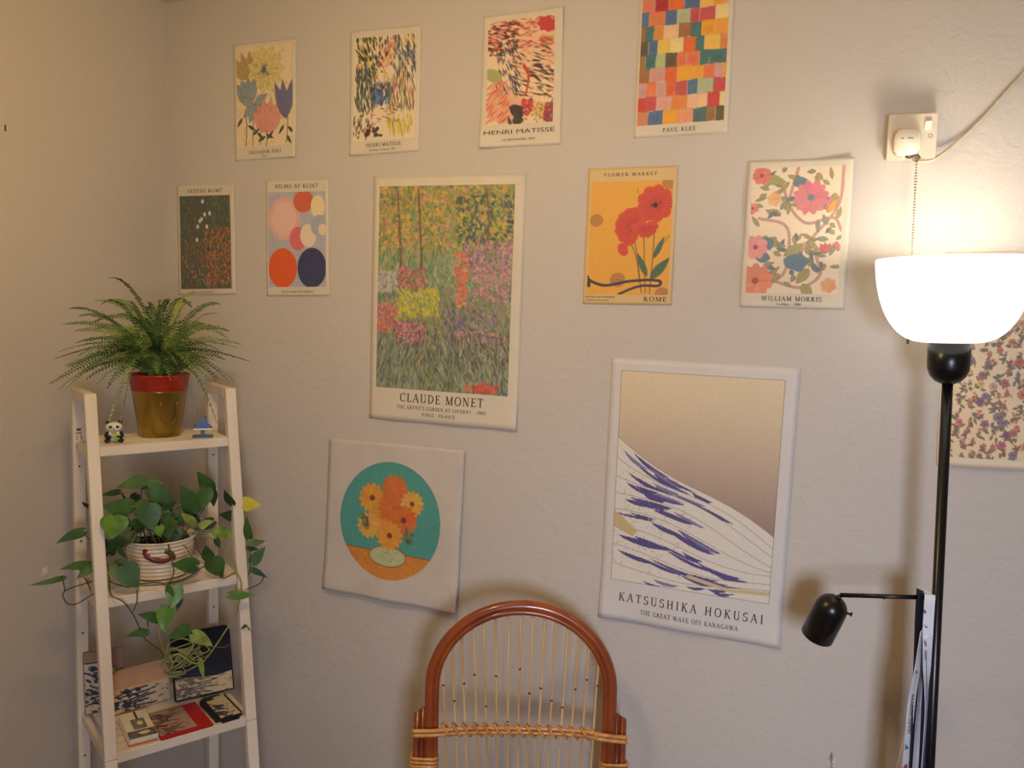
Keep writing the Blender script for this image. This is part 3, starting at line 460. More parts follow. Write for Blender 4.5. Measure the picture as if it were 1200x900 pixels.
poster('big botanical chart of many small red and purple flowers behind the floor lamp', 'print', [(.158, 1.722), (.568, 1.73), (.578, 1.322), (.173, 1.308)], (41, 41), (.015, .02, .985, .955), art_chart, 8, (238, 210, 166), [], curls=[(.2, 1, .006, 9)], m=mat('cream_chart_paper', (240, 222, 192), .55, var=.05))
# ------------------------------------------------------------ ladder shelf in the corner (local: x along the front, y to the rear)
SH = (-1.6402, -.4361); SRZ = math.radians(60.504); WS = .3294
Z1, Z2, Z3, ZT, Z4 = 1.2603, .9404, .6156, 1.3746, .29
dep = lambda z: .1445 + .1746 * (ZT - z)
SM = Matrix.Translation((SH[0], SH[1], 0)) @ Matrix.Rotation(SRZ, 4, 'Z')
def sp(u, w, z): return SM @ Vector((u, -w, z))
wood = mat('white_painted_wood', (232, 224, 210), .5, var=.12, scale=9, bump=.25, bscale=70, vcol2=(218, 204, 184), stretch=(1, 1, .25))
sh = thing('ladder_shelf', 'white painted wooden ladder shelf standing diagonally in the corner', 'shelf', (SH[0], SH[1], 0), SRZ)
def post(u0, u1, wf, z0, z1, th):   # wf(z) = distance of the front face from the rear plane
    bm = bmesh.new(); vs_ = []
    for z in (z0, z1):
        for u, d in ((u0, 0), (u1, 0), (u1, th), (u0, th)): vs_.append(bm.verts.new((u, -(wf(z) - d), z)))
    for f in ((0, 1, 2, 3), (7, 6, 5, 4), (0, 4, 5, 1), (1, 5, 6, 2), (2, 6, 7, 3), (3, 7, 4, 0)): bm.faces.new([vs_[i] for i in f])
    bmesh.ops.bevel(bm, geom=bm.edges[:], offset=.0012, segments=1, affect='EDGES'); return bm
T = .0246
for u0 in (0, WS - T):
    obj('front_post', post(u0, u0 + T, dep, .606, ZT, .02), wood, sh)
    obj('front_post', post(u0, u0 + T, dep, 0, .6048, .02), wood, sh)
    obj('rear_post', post(u0, u0 + T, lambda z: .022, 0, ZT - .0225, .022), wood, sh)
    obj('top_rail', bx((u0 + T / 2, -(dep(ZT) - .0215) / 2, ZT - .011), (T - .002, dep(ZT) - .0215, .022), .0015), wood, sh)
    for z in (Z1, Z2, Z3, Z4): obj('side_rail', bx((u0 + T / 2, -(dep(z) - .021 + .023) / 2, z - .02), (.012, dep(z) - .021 - .023, .024), .001), wood, sh)
    for z in (1.195, 1.02, 1.235, .8, .5): obj('screw', tube(bmesh.new(), [(u0 + T / 2, -.0222, z), (u0 + T / 2, -.0235, z)], .0022, 10), mat('dark_screw', (50, 44, 40), .5), sh)
# two brown pictograms stamped on the left rear post
bm = bmesh.new()
for c, s in (((.012, -.0224, 1.272), (.013, .0006, .002)), ((.012, -.0224, 1.28), (.009, .0006, .006)), ((.008, -.0224, 1.262), (.0015, .0006, .012)), ((.017, -.0224, 1.262), (.0015, .0006, .012)), ((.012, -.0224, 1.246), (.013, .0006, .0015)), ((.012, -.0224, 1.234), (.01, .0006, .0015)), ((.0065, -.0224, 1.24), (.0015, .0006, .012)), ((.0175, -.0224, 1.241), (.0015, .0006, .01))): box(bm, c, s)
obj('stamp', bm, mat('brown_stamp', (104, 84, 66), .7), sh)
for z in (Z1, Z2, Z3, Z4):
    D = dep(z); n = int(D / .034); u0, u1 = T + .0005, WS - T - .0005
    obj('shelf_rail', bx(((u0 + u1) / 2, -(D - .008), z - .0105), (u1 - u0, .015, .021), .0012), wood, sh)
    sw = (D - .018) / n
    for k in range(n): obj('slat', bx(((u0 + u1) / 2, -(.001 + sw * (k + .5)), z - .0045), (u1 - u0, sw - .005, .009), .001), wood, sh)

# ------------------------------------------------------------ fern in a gold pot
gold = mat('brushed_gold_metal', (196, 166, 84), .32, metal=.85, var=.35, scale=5, bump=.1, bscale=90, vcol2=(150, 126, 62), stretch=(1, 1, .15))
red = mat('red_enamel', (186, 48, 30), .3, var=.25, scale=60); soil = mat('dark_soil', (46, 34, 28), .95, var=.5, scale=80, bump=1)
PC = (.178, .062)
pot = thing('fern_pot', 'tall tapered gold metal pot with red rim band on the top shelf', 'plant pot', sp(PC[0], PC[1], Z1 + .0006), SRZ)
obj('body', lathe(bmesh.new(), [(0, 0), (.0445, 0), (.046, .002), (.0605, .106), (.062, .108), (.0605, .109), (.058, .108), (.044, .006), (0, .006)], 48), gold, pot, True)
obj('rim_band', lathe(bmesh.new(), [(.0598, .107), (.0615, .108), (.0665, .142), (.069, .144), (.0675, .1465), (.065, .145), (.0585, .109)], 48), red, pot, True)
bm = bmesh.new(); lathe(bm, [(0, .132), (.03, .134), (.061, .127)], 24)
for v in bm.verts: v.co.z += rg.uniform(-.003, .004)
obj('soil', bm, soil, pot)
tr = []
for k in range(21):
    a = PI * k / 20; tr.append((-.0 + .0135 * math.cos(a), 0, -.0135 * math.sin(a)))
# U shaped embossing pressed into the gold front
bm = bmesh.new(); U = []
for k in range(-4, 17):
    if k < 0: ph, dz = -.32, .012 * -k * .8
    elif k <= 12: ph, dz = -.32 * math.cos(PI * k / 12), -.014 * math.sin(PI * k / 12)
    else: ph, dz = .32, .012 * (k - 12) * .8
    z = .046 + dz; r0 = .0462 + (z - .002) * .0145 / .104
    U.append((r0 * math.sin(ph + .1), -r0 * math.cos(ph + .1), z))
tube(bm, U, .0011, 6); obj('embossed_ridge', bm, gold, pot, True)
leafg = [mat('fern_green', (122, 148, 72), .55, var=.45, scale=25, vcol2=(64, 98, 44)), mat('fern_dark_green', (70, 106, 56), .55, var=.4, scale=25, vcol2=(44, 72, 40)), mat('fern_light_green', (160, 172, 88), .55, var=.3, scale=25, vcol2=(104, 136, 56))]
fern = thing('boston_fern', 'bushy green fern with arching feathery fronds in the gold pot', 'plant', sp(PC[0], PC[1], Z1 + .13), SRZ)
def frond(tip, mi, seed, up=.5, wd=.012):
    r = random.Random(seed); base = Vector((r.uniform(-.025, .025), r.uniform(-.02, .02), 0)); tip = Vector(tip); d = tip - base; hor = Vector((d.x, d.y, 0)); L = d.length
    c1 = base + hor * .15 + Vector((0, 0, max(.05, up * L + max(0, d.z) * .3))); c2 = base + hor * .65 + Vector((0, 0, max(d.z + .25 * L * up, .06 if hor.length > .05 else d.z * .8)))
    N = max(14, int(L * 1.12 / .0064)); P = []
    for i in range(N + 1):
        t = i / N; P.append(base * (1 - t) ** 3 + c1 * 3 * t * (1 - t) ** 2 + c2 * 3 * t * t * (1 - t) + tip * t ** 3)
    bm = bmesh.new(); tube(bm, P[::2] + [P[-1]], [.0012 * (1 - .6 * k / (N / 2 + 1)) for k in range(len(P[::2]) + 1)], 4)
    tw = r.uniform(-1.2, 1.2); acc = 0
    for i in range(3, N + 1):
        t = i / N; dd = (P[min(i + 1, N)] - P[i - 1]).normalized(); sd = dd.cross(Vector((0, 0, 1)))
        if sd.length < .15: sd = dd.cross(Vector((1, .4, 0)))
        sd.normalize(); nn = sd.cross(dd); sd = (sd * math.cos(tw) + nn * math.sin(tw)).normalized(); w_ = wd * (math.sin(PI * min(1, .12 + t * .85)) ** .6) * (1.3 - .6 * t) * r.uniform(.8, 1.1)
        for s in (-1, 1):
            a = P[i] + dd * (s * .001); b = a + sd * s * w_ + dd * w_ * .28 + Vector((0, 0, r.uniform(-.25, .1) * w_)); h = dd * .0023 * (.8 + .4 * r.random())
            m_ = (a * .62 + b * .38)
            v = [bm.verts.new(x) for x in (a, m_ - h + nn * .0006, b, m_ + h * 1.2 + nn * .0006)]; bm.faces.new(v)
    return obj('frond', bm, leafg[mi], fern)
FT = [(0.072,0.064,1.625),(-0.008,0.064,1.555),(-0.031,0.104,1.522),(-0.035,0.084,1.463),(-0.048,0.114,1.449),(-0.064,0.144,1.399),(0.038,0.194,1.323),(0.023,0.164,1.399),(0.058,0.204,1.319),(0.319,0.064,1.573),(0.302,0.104,1.55),(0.327,0.104,1.509),(0.334,0.144,1.47),(0.37,0.124,1.437),(0.297,0.164,1.435),(0.276,0.164,1.395),(0.266,0.194,1.304),(0.217,0.214,1.325),(0.277,0.044,1.599),(0.14,0.114,1.573),(0.038,0.084,1.573),(0.181,0.144,1.58),(0.224,0.084,1.582),(0.085,0.044,1.575),(0.232,0.124,1.575),(-0.006,0.144,1.542),(-0.038,0.184,1.412),(0.243,0.184,1.528),(0.089,0.144,1.575),(0.179,0.064,1.575),(-0.019,0.164,1.511),(-0.006,0.204,1.465),(0.024,0.224,1.443),(0.091,0.224,1.514),(0.213,0.214,1.488),(0.164,0.244,1.441),(0.01,0.214,1.518),(0.059,0.194,1.546),(0.283,0.064,1.457),(0.008,0.044,1.48)]
def tl(p, z0): return (p[0] - PC[0], -(p[1] - PC[1]), p[2] - z0)
for i, p in enumerate(FT):
    q = tl(p, Z1 + .13); frond(q, (0, 1, 2, 0)[i % 4] if i else 1, i, .25 if q[2] > .12 else (.45 if q[2] > 0 else .75), .015 if i in (0, 5, 6) else .0125)
rf = random.Random(9)
for i in range(84):
    a = rf.uniform(0, 2 * PI); el = rf.uniform(-.1, 1.25); L = rf.uniform(.09, .215); x, y = math.cos(a) * L * math.cos(el), math.sin(a) * L * math.cos(el) * .62; z = L * math.sin(el) * .95
    if x < 0: x *= 1.2
    if y > .06: y = .06
    frond((x, y, z), rf.choice((0, 0, 1, 2, 0)), 100 + i, rf.uniform(.35, .8), rf.uniform(.010, .014))

# ------------------------------------------------------------ small figures on the top shelf
blk = mat('black_plastic', (26, 24, 28), .35); wht = mat('white_plastic', (230, 226, 214), .35); lime = mat('lime_plastic', (150, 178, 80), .4)
pd = thing('panda_figure', 'tiny black and white sitting panda figure holding green bamboo, on the top shelf', 'figurine', sp(.066, .112, Z1 + .0006), SRZ - .25)
bm = bmesh.new(); ball(bm, (0, 0, .014), .013, (1.15, .95, 1.05)); obj('body', bm, wht, pd, True)
bm = bmesh.new(); ball(bm, (0, -.002, .034), .0135, (1.3, .95, .85)); ball(bm, (0, -.013, .031), .005, (1.1, .8, .8)); obj('head', bm, wht, pd, True)
for s in (-1, 1):
    bm = bmesh.new(); ball(bm, (s * .0125, 0, .0445), .0045, (1, .6, 1)); obj('ear', bm, blk, pd, True)
    bm = bmesh.new(); ball(bm, (s * .0068, -.0125, .0355), .0038, (1.1, .6, .85)); obj('eye_patch', bm, blk, pd, True)
    bm = bmesh.new(); tube(bm, smoothpts([(s * .013, -.001, .021), (s * .016, -.008, .014), (s * .007, -.0145, .013)], 4), .0042, 8); obj('arm', bm, blk, pd, True)
    bm = bmesh.new(); ball(bm, (s * .014, -.011, .0048), .0055, (1.1, 1.5, .87)); obj('foot', bm, blk, pd, True)
bm = bmesh.new(); ball(bm, (0, -.0178, .0325), .0016); obj('nose', bm, blk, pd, True)
bm = bmesh.new(); tube(bm, [(.003, -.019, .001), (.004, -.019, .024)], .0024, 6)
for a, z in ((-.9, .014), (.9, .018), (-.7, .022), (.6, .010)): ball(bm, (.0035 + .005 * a, -.019, z), .0045, (1.3, .35, .5))
obj('bamboo', bm, lime, pd, True)
blue = mat('blue_plastic_bricks', (66, 100, 178), .35, var=.3, scale=180); teal = mat('teal_plastic', (40, 92, 112), .4)
bs = thing('brick_sculpture', 'tiny blue peaked sculpture on a white plate and teal stand, right end of top shelf', 'figurine', sp(.254, .135, Z1 + .0006), SRZ - .35)
obj('base', bx((0, 0, .002), (.046, .024, .004), .0008), teal, bs); obj('column', bx((0, 0, .011), (.009, .009, .014), .0006), teal, bs)
obj('plate', bx((0, 0, .0195), (.04, .016, .0032), .0006), wht, bs)
bm = bmesh.new()
for j, wd_ in enumerate((.038, .030, .022, .014, .007)):
    n = max(1, round(wd_ / .0075))
    for k in range(n): box(bm, ((k - (n - 1) / 2) * wd_ / n + .002 * (j % 2), rf.uniform(-.0012, .0012), .0235 + j * .0048), (wd_ / n - .0004, .013 - j * .0015, .0048 + rf.uniform(0, .001)), bevel=.0005)
obj('brick', bm, blue, bs)
for x, z in ((-.017, .029), (.006, .0465), (.018, .024)): obj('dark_brick', bx((x, -.003, z), (.005, .005, .006), .0006), mat('navy_plastic', (28, 34, 70), .35), bs)

# ------------------------------------------------------------ pothos in a ribbed cream pot
cream = mat('cream_glazed_ceramic', (226, 212, 186), .3, var=.1, scale=12, bump=.15, bscale=40)
QC = (.158, .128)
pp = thing('pothos_pot', 'wide cream ribbed ceramic pot with red painted sprig on the middle shelf', 'plant pot', sp(QC[0], QC[1], Z2 + .004), SRZ)
prof = [(0, 0), (.052, 0), (.056, .003)]
def prad(z): return .056 + .021 * (z / .092) ** .8
for k in range(1, 60): z = .003 + .086 * k / 60; prof.append((prad(z) + .0011 * math.sin(k / 60 * 2 * PI * 9), z))
prof += [(.0785, .089), (.0795, .092), (.0775, .0935), (.0735, .09), (.052, .006), (0, .006)]
obj('body', lathe(bmesh.new(), prof, 56, sy=.92), cream, pp, True)
bm = bmesh.new(); lathe(bm, [(0, .079), (.04, .081), (.071, .077)], 28, sy=.92)
for v in bm.verts: v.co.z += rg.uniform(-.003, .003)
obj('soil', bm, soil, pp)
def onpot(ph, z, off=.0022): r_ = prad(z) + off; return Vector((r_ * math.sin(ph), -r_ * .92 * math.cos(ph), z))
bm = bmesh.new(); tube(bm, smoothpts([onpot(p_, z_, -.0045) for p_, z_ in ((-.66, .082), (-.72, .072), (-.62, .061), (-.42, .054), (-.2, .050), (.0, .052), (.1, .057))], 4), [.0062 + .0022 * math.sin(PI * k / 24) for k in range(25)], 8)
obj('painted_sprig', bm, mat('maroon_glaze', (130, 44, 40), .35, var=.3, scale=90), pp, True)
bm = bmesh.new(); tube(bm, smoothpts([onpot(p_, z_, -.004) for p_, z_ in ((-.14, .074), (.0, .070), (.12, .060), (.2, .051))], 4), [.0055 + .0025 * math.sin(PI * k / 12) for k in range(13)], 8); obj('painted_leaf', bm, mat('olive_glaze', (98, 96, 52), .4, var=.3, scale=90), pp, True)
dish = thing('plant_saucer', 'shallow cream dish under the ribbed pot', 'saucer', sp(QC[0], QC[1], Z2), SRZ)
obj('bowl', lathe(bmesh.new(), [(0, 0), (.06, 0), (.072, .002), (.086, .012), (.084, .0125), (.071, .004), (0, .0035)], 48, sy=.92), cream, dish, True)
G5 = [mat('pothos_green', (64, 104, 46), .5, var=.3, scale=30, vcol2=(46, 82, 36)), mat('pothos_dark_green', (46, 76, 42), .5, var=.3, scale=30, vcol2=(34, 60, 34)), mat('pothos_bright_green', (104, 142, 56), .38, var=.3, scale=40, vcol2=(78, 120, 46)), mat('pothos_pale_green', (150, 166, 84), .42, var=.3, scale=50, vcol2=(104, 134, 56)), mat('pothos_yellow', (206, 190, 56), .42, var=.3, scale=40, vcol2=(170, 166, 50))]
pt = thing('pothos_plant', 'trailing green heart-leaved vine in the ribbed cream pot', 'plant', sp(QC[0], QC[1], Z2 + .08), SRZ)
LEAVES = [(0.114,0.16,1.178,0.059,0.172,1.171,0.028,0),(0.117,0.14,1.163,0.158,0.152,1.166,0.025,0),(0.126,0.17,1.158,0.176,0.182,1.125,0.036,0),(0.085,0.17,1.124,0.026,0.182,1.136,0.036,0),(0.073,0.12,1.149,0.035,0.132,1.148,0.013,1),(0.128,0.17,1.123,0.089,0.182,1.128,0.019,0),(0.115,0.19,1.122,0.123,0.202,1.074,0.048,0),(0.038,0.22,1.116,0.03,0.232,1.076,0.054,2),(0.079,0.18,1.07,0.027,0.192,1.038,0.04,1),(0.191,0.13,1.096,0.16,0.142,1.071,0.029,1),(0.227,0.15,1.09,0.195,0.162,1.151,0.04,0),(0.263,0.16,1.137,0.231,0.172,1.183,0.031,0),(0.249,0.17,1.143,0.237,0.182,1.101,0.033,0),(0.276,0.13,1.129,0.276,0.142,1.094,0.023,1),(0.268,0.16,1.062,0.222,0.172,1.053,0.027,1),(0.309,0.16,1.026,0.256,0.172,1.053,0.03,3),(0.203,0.24,0.987,0.15,0.252,1.001,0.032,0),(0.24,0.21,0.988,0.231,0.222,1.021,0.029,0),(0.245,0.22,0.987,0.264,0.232,0.948,0.044,0),(0.067,0.19,1.003,0.031,0.202,0.986,0.03,0),(0.058,0.22,1.004,0.081,0.232,0.959,0.045,0),(0.142,0.25,0.932,0.134,0.262,0.965,0.021,2),(0.153,0.25,0.95,0.142,0.262,0.909,0.034,2),(0.168,0.24,0.92,0.157,0.252,0.896,0.013,1),(0.137,0.25,0.907,0.127,0.262,0.86,0.036,2),(0.123,0.24,0.881,0.081,0.252,0.903,0.022,0),(-0.006,0.14,1.073,-0.057,0.152,1.059,0.021,0),(0.005,0.16,1.002,-0.055,0.172,1.006,0.02,0),(0.003,0.17,1.001,-0.027,0.182,0.985,0.02,0),(-0.05,0.15,0.98,-0.11,0.162,0.981,0.012,0),(0.004,0.16,1.13,-0.013,0.172,1.146,0.009,1),(0.3,0.2,1.108,0.279,0.212,1.144,0.019,1),(0.311,0.18,1.072,0.275,0.192,1.083,0.023,1),(0.33,0.19,1.105,0.366,0.202,1.099,0.031,4),(0.329,0.23,1.029,0.318,0.242,1.079,0.019,0),(0.323,0.24,1.022,0.358,0.252,1.024,0.017,0),(0.328,0.22,1.005,0.349,0.232,1.001,0.014,1),(0.333,0.24,0.972,0.357,0.252,1.007,0.025,0),(0.333,0.24,0.955,0.363,0.252,0.934,0.013,1),(0.277,0.25,0.908,0.33,0.262,0.901,0.02,2),(0.266,0.19,1.026,0.268,0.202,1.009,0.015,1),(0.13,0.22,1.083,0.129,0.232,1.064,0.02,2),(0.214,0.19,1.071,0.185,0.202,1.099,0.019,3),(0.046,0.22,1.05,0.059,0.232,1.025,0.012,1),(0.236,0.17,1.056,0.261,0.182,1.068,0.018,3),(0.107,0.13,1.139,0.084,0.142,1.123,0.021,1),(0.176,0.13,1.114,0.147,0.142,1.099,0.032,1),(0.111,0.15,1.069,0.088,0.162,1.06,0.018,1),(0.041,0.16,1.02,0.032,0.172,1.055,0.03,1),(0.226,0.12,1.067,0.248,0.132,1.056,0.027,1),(0.097,0.24,0.856,0.055,0.252,0.86,0.017,0),(0.181,0.25,0.849,0.136,0.262,0.841,0.026,0),(0.193,0.25,0.833,0.232,0.262,0.801,0.026,3),(0.205,0.26,0.772,0.208,0.272,0.732,0.011,3),(0.319,0.24,0.824,0.303,0.252,0.822,0.007,1),(0.328,0.24,0.806,0.312,0.252,0.827,0.005,1)]
VINES = [[(0.161,0.17,1.035),(0.149,0.23,1.031),(0.148,0.25,1.01),(0.152,0.25,0.984),(0.142,0.25,0.96)],[(0.031,0.2,0.971),(0.063,0.22,0.959),(0.091,0.22,0.961),(0.124,0.24,0.963),(0.134,0.25,0.958)],[(0.036,0.17,1.003),(0.034,0.19,0.968),(0.031,0.22,0.947),(0.049,0.24,0.935),(0.067,0.24,0.906),(0.081,0.24,0.872),(0.094,0.24,0.841),(0.122,0.24,0.811),(0.137,0.24,0.786)],[(0.041,0.16,0.974),(0.006,0.16,0.965),(-0.039,0.15,0.953),(-0.05,0.15,0.942),(-0.042,0.16,0.924),(-0.024,0.16,0.921),(0.003,0.17,0.938),(0.036,0.18,0.955)],[(-0.05,0.15,0.98),(-0.047,0.15,0.962),(-0.046,0.15,0.949)],[(-0.006,0.14,1.073),(0.005,0.15,1.057),(0.03,0.15,1.05),(0.084,0.14,1.039)],[(-0.018,0.16,0.995),(-0.009,0.17,0.976),(0.001,0.17,0.948)],[(0.223,0.16,1.033),(0.226,0.2,1.0),(0.24,0.22,0.987),(0.205,0.23,0.969),(0.175,0.23,0.956),(0.15,0.25,0.96)],[(0.226,0.15,1.036),(0.269,0.18,1.02),(0.298,0.22,0.971),(0.295,0.24,0.955),(0.303,0.25,0.929),(0.3,0.25,0.892),(0.287,0.25,0.851),(0.265,0.25,0.823),(0.244,0.25,0.795),(0.213,0.25,0.763),(0.163,0.25,0.749),(0.129,0.25,0.759)],[(0.245,0.22,0.986),(0.261,0.24,0.948),(0.293,0.24,0.956)],[(0.316,0.25,0.913),(0.346,0.25,0.921),(0.363,0.24,0.935)],[(0.325,0.24,0.944),(0.328,0.24,0.971),(0.329,0.23,1.029)],[(0.08,0.23,0.953),(0.077,0.24,0.929),(0.069,0.24,0.909)],[(0.152,0.25,0.906),(0.139,0.25,0.888),(0.12,0.25,0.856),(0.125,0.25,0.824),(0.136,0.25,0.79)],[(0.121,0.17,1.161),(0.123,0.17,1.129),(0.108,0.18,1.082),(0.117,0.16,1.044)],[(0.071,0.16,1.154),(0.075,0.15,1.136),(0.089,0.14,1.08),(0.103,0.14,1.041)],[(0.093,0.18,1.079),(0.064,0.22,1.052),(0.055,0.22,1.041)],[(0.167,0.16,1.095),(0.147,0.18,1.092),(0.148,0.19,1.057),(0.168,0.19,1.038)],[(0.246,0.17,1.098),(0.223,0.16,1.066),(0.197,0.16,1.037)],[(0.1,0.24,0.868),(0.1,0.24,0.883),(0.123,0.24,0.881)],[(0.129,0.25,0.76),(0.145,0.26,0.77),(0.165,0.26,0.781),(0.19,0.26,0.812),(0.165,0.26,0.833),(0.139,0.25,0.821),(0.134,0.25,0.79)],[(0.134,0.25,0.79),(0.155,0.26,0.799),(0.187,0.27,0.774),(0.215,0.26,0.768)],[(0.139,0.25,0.8),(0.142,0.27,0.785),(0.138,0.26,0.762),(0.165,0.26,0.757)],[(0.234,0.25,0.794),(0.263,0.25,0.786),(0.28,0.24,0.786),(0.281,0.24,0.797)]]
CAMD = SM.to_3x3().inverted() @ Vector((.45, -.9, .1))
PROF = [(-.14, .30), (-.10, .62), (0, .86), (.14, 1.0), (.32, .98), (.5, .82), (.68, .56), (.84, .28), (1, 0)]
def pl(p): return Vector((p[0] - QC[0], -(p[1] - QC[1]), p[2] - Z2 - .08))
def heart(A, B, wid, seed):
    r = random.Random(seed); ax = B - A; L = ax.length
    n0 = (CAMD.normalized() + Vector((r.uniform(-.35, .35), r.uniform(-.2, .2), r.uniform(.0, .5)))).normalized(); ax.normalize(); n0 = (n0 - ax * n0.dot(ax)).normalized(); sd = ax.cross(n0)
    bm = bmesh.new(); rows = []; fold = r.uniform(.1, .3); drp = r.uniform(.02, .14); cb = r.uniform(-.08, .08)
    for t, hw in PROF:
        tt = max(t, 0); c = A + ax * (t * L) - n0 * drp * L * tt * tt + sd * cb * L * math.sin(PI * tt); row = []
        for k in (-1, -.55, 0, .55, 1):
            off = hw * wid / 2 * k; row.append(bm.verts.new((A + ax * .02 * L if (t < 0 and k == 0) else c) + sd * off + n0 * (abs(off) * fold - (off * off) / wid * .5)))
        rows.append(row)
    for a, b in zip(rows, rows[1:]):
        for k in range(4): bm.faces.new((a[k], a[k + 1], b[k + 1], b[k]))
    bmesh.ops.remove_doubles(bm, verts=bm.verts[:], dist=1e-5)
    return bm
for i, l in enumerate(LEAVES):
    A, B = pl(l[:3]), pl(l[3:6]); B = A + (B - A) * 1.08; o = obj('leaf', heart(A, B, l[6] * 1.12, i), G5[l[7]], pt, True)
for i in range(16):
    a = rf.uniform(0, 6.3); A = Vector((math.cos(a) * rf.uniform(.01, .075), math.sin(a) * .05, rf.uniform(.02, .1))); B = A + Vector((rf.uniform(-.04, .04), rf.uniform(-.02, .005), rf.uniform(-.035, .02)))
    obj('leaf', heart(A, B, rf.uniform(.028, .04), 500 + i), G5[rf.choice((0, 1, 1, 0))], pt, True)
stem = [mat('vine_brown_green', (84, 76, 44), .5, var=.4, scale=40), mat('vine_pale_green', (150, 152, 92), .5, var=.3, scale=40)]
for i, v in enumerate(VINES):
    P = smoothpts([pl(p) for p in v], 6); pale = i in (8, 20, 21, 22, 13)
    bm = bmesh.new(); tube(bm, P, .0017 if pale else .0014, 6); obj('vine', bm, stem[1 if pale else 0], pt, True)
for i in range(30):   # petioles and short stems rising from the soil
    l = LEAVES[i % 18]; A = pl(l[:3]); a = rf.uniform(0, 6.3); S0 = Vector((math.cos(a) * .045, math.sin(a) * .04, 0)); bm = bmesh.new()
    tube(bm, smoothpts([S0, (S0 + A) / 2 + Vector((0, rf.uniform(0, .01), .018)), A], 6), .001, 5); obj('stalk', bm, stem[i % 2], pt, True)
for i in range(16):   # tangle of pale air roots low on the vine
    c = pl((.19 + rf.uniform(-.045, .03), .25, .785)) + Vector((0, 0, rf.uniform(-.02, .02))); P = [c + Vector((rf.uniform(-.04, .04), rf.uniform(-.012, .0), rf.uniform(-.025, .025))) for _ in range(3)]
    bm = bmesh.new(); tube(bm, smoothpts([c] + P, 5), .0012, 5); obj('root', bm, stem[1], pt, True)

# ------------------------------------------------------------ things on the lower shelf; their pictures are plain swell patterns
def picture(name, w, h, art, parent, M, bg, ppc=10):
    """flat print on the local xz plane, M maps to the parent's space"""
    c = Cv(w * 100, h * 100, ppc, bg); art(c); U, Vv = np.meshgrid(np.linspace(-w / 2, w / 2, c.w), np.linspace(h, 0, c.h))
    V = np.stack([U, np.zeros_like(U), Vv], -1).reshape(-1, 3); A = np.array(M); V = V @ A[:3, :3].T + A[:3, 3]
    ix = np.arange(c.w * c.h).reshape(c.h, c.w); f = np.stack([ix[:-1, :-1], ix[1:, :-1], ix[1:, 1:], ix[:-1, 1:]], -1).reshape(-1, 4)
    return obj(name, npmesh(name, V, f, lin(np.clip(c.a, 0, 255)).reshape(-1, 3)), INK, parent)
def swell(sky, foam, dark, seed=1, lv=.5, n=5, tilt=-.2):
    def f(c):
        W, H = c.W, c.H; c.a[:] = sky
        for k in range(n):
            y = lv + (1 - lv) * k / n; P = [(x, (y + tilt * (x / W - .5) * (1 - k / n) + .05 * math.sin(x / W * 6 + k * 1.3 + seed)) * H) for x in np.linspace(0, W, 24)]
            c.poly(P + [(W, H), (0, H)], foam); c.line([(x, yy + .25) for x, yy in P][(k * 3) % 6:(k * 3) % 6 + 15], .35, dark)
        c.dabs(26, (0, lv * H, W * .45, H), .7, .35, .4, [dark], .9); c.dabs(60, (0, lv * H, W, H), .35, .09, .3, [dark, sky], .8)
    return f
NV = (44, 50, 72); TN_ = (206, 164, 122); FM = (206, 188, 158)
def lean(name, label, cat, u, w, z, wd, ht, th, tilt, yaw, m, corner=0, pic=None):
    t = thing(name, label, cat, sp(u, w, z), SRZ + yaw); Rt = Matrix.Rotation(-tilt, 4, 'X')
    bm = bmesh.new(); box(bm, (0, 0, 0), (wd, th, ht), bevel=min(th * .3, .001))
    if corner:
        bm.free(); bm = bmesh.new(); P = []
        for cx, cz, a0 in ((wd / 2 - corner, ht - corner, 0), (-wd / 2 + corner, ht - corner, PI / 2), (-wd / 2 + .003, .003, PI), (wd / 2 - .003, .003, 1.5 * PI)):
            rr = corner if a0 < PI else .003
            for k in range(7): a = a0 + PI / 2 * k / 6; P.append((cx + rr * math.cos(a), cz + rr * math.sin(a) - ht / 2))
        fr = [bm.verts.new((x, -th / 2, z_)) for x, z_ in P]; bk = [bm.verts.new((x, th / 2, z_)) for x, z_ in P]
        bm.faces.new(fr); bm.faces.new(bk[::-1])
        for k in range(len(P)): bm.faces.new((fr[k], bk[k], bk[(k + 1) % len(P)], fr[(k + 1) % len(P)]))
    bmesh.ops.transform(bm, matrix=Rt @ Matrix.Translation((0, 0, ht / 2)), verts=bm.verts[:]); obj('board', bm, m, t)
    if pic:
        pw, ph, pz, art, bg = pic; picture('printed_picture', pw, ph, art, t, Rt @ Matrix.Translation((0, -th / 2 - .0004, pz)), bg)
    return t
lean('postcard', 'picture card with dark blue and cream swells, behind the left front post', 'card', .05, .066, Z3 + .0015, .088, .142, .002, .2, -.1, mat('card_brown', (120, 92, 76), .6), 0, (.084, .138, .002, swell((150, 118, 100), (196, 180, 156), NV, 2, .25, 7, .3), NV))
lean('picture_board', 'tan picture board with cream and navy swells leaning at shelf rear', 'picture', .125, .094, Z3 + .0015, .135, .098, .004, .28, .08, mat('tan_board', (190, 148, 110), .65, var=.1), .028, (.128, .052, .002, swell(TN_, FM, NV, 3, .12, 6, -.3), TN_))
lean('fabric_pouch', 'black pouch with rounded top and cream hill pattern, right of the picture board', 'pouch', .262, .118, Z3 + .002, .14, .158, .012, .3, -.08, mat('black_felt', (24, 26, 40), .9, var=.2, scale=90), .014, (.134, .062, .003, swell((24, 26, 40), (192, 178, 146), (110, 100, 90), 4, .3, 5, .05), NV))
def flat(name, label, cat, u, w, z, wd, dp, th, yaw, m, bev=.0006):
    t = thing(name, label, cat, sp(u, w, z), SRZ + yaw); obj('cover' if 'book' in name or 'magazine' in name else 'body', bx((0, 0, th / 2), (wd, dp, th), bev), m, t); return t
FL = Matrix.Rotation(-PI / 2, 4, 'X')
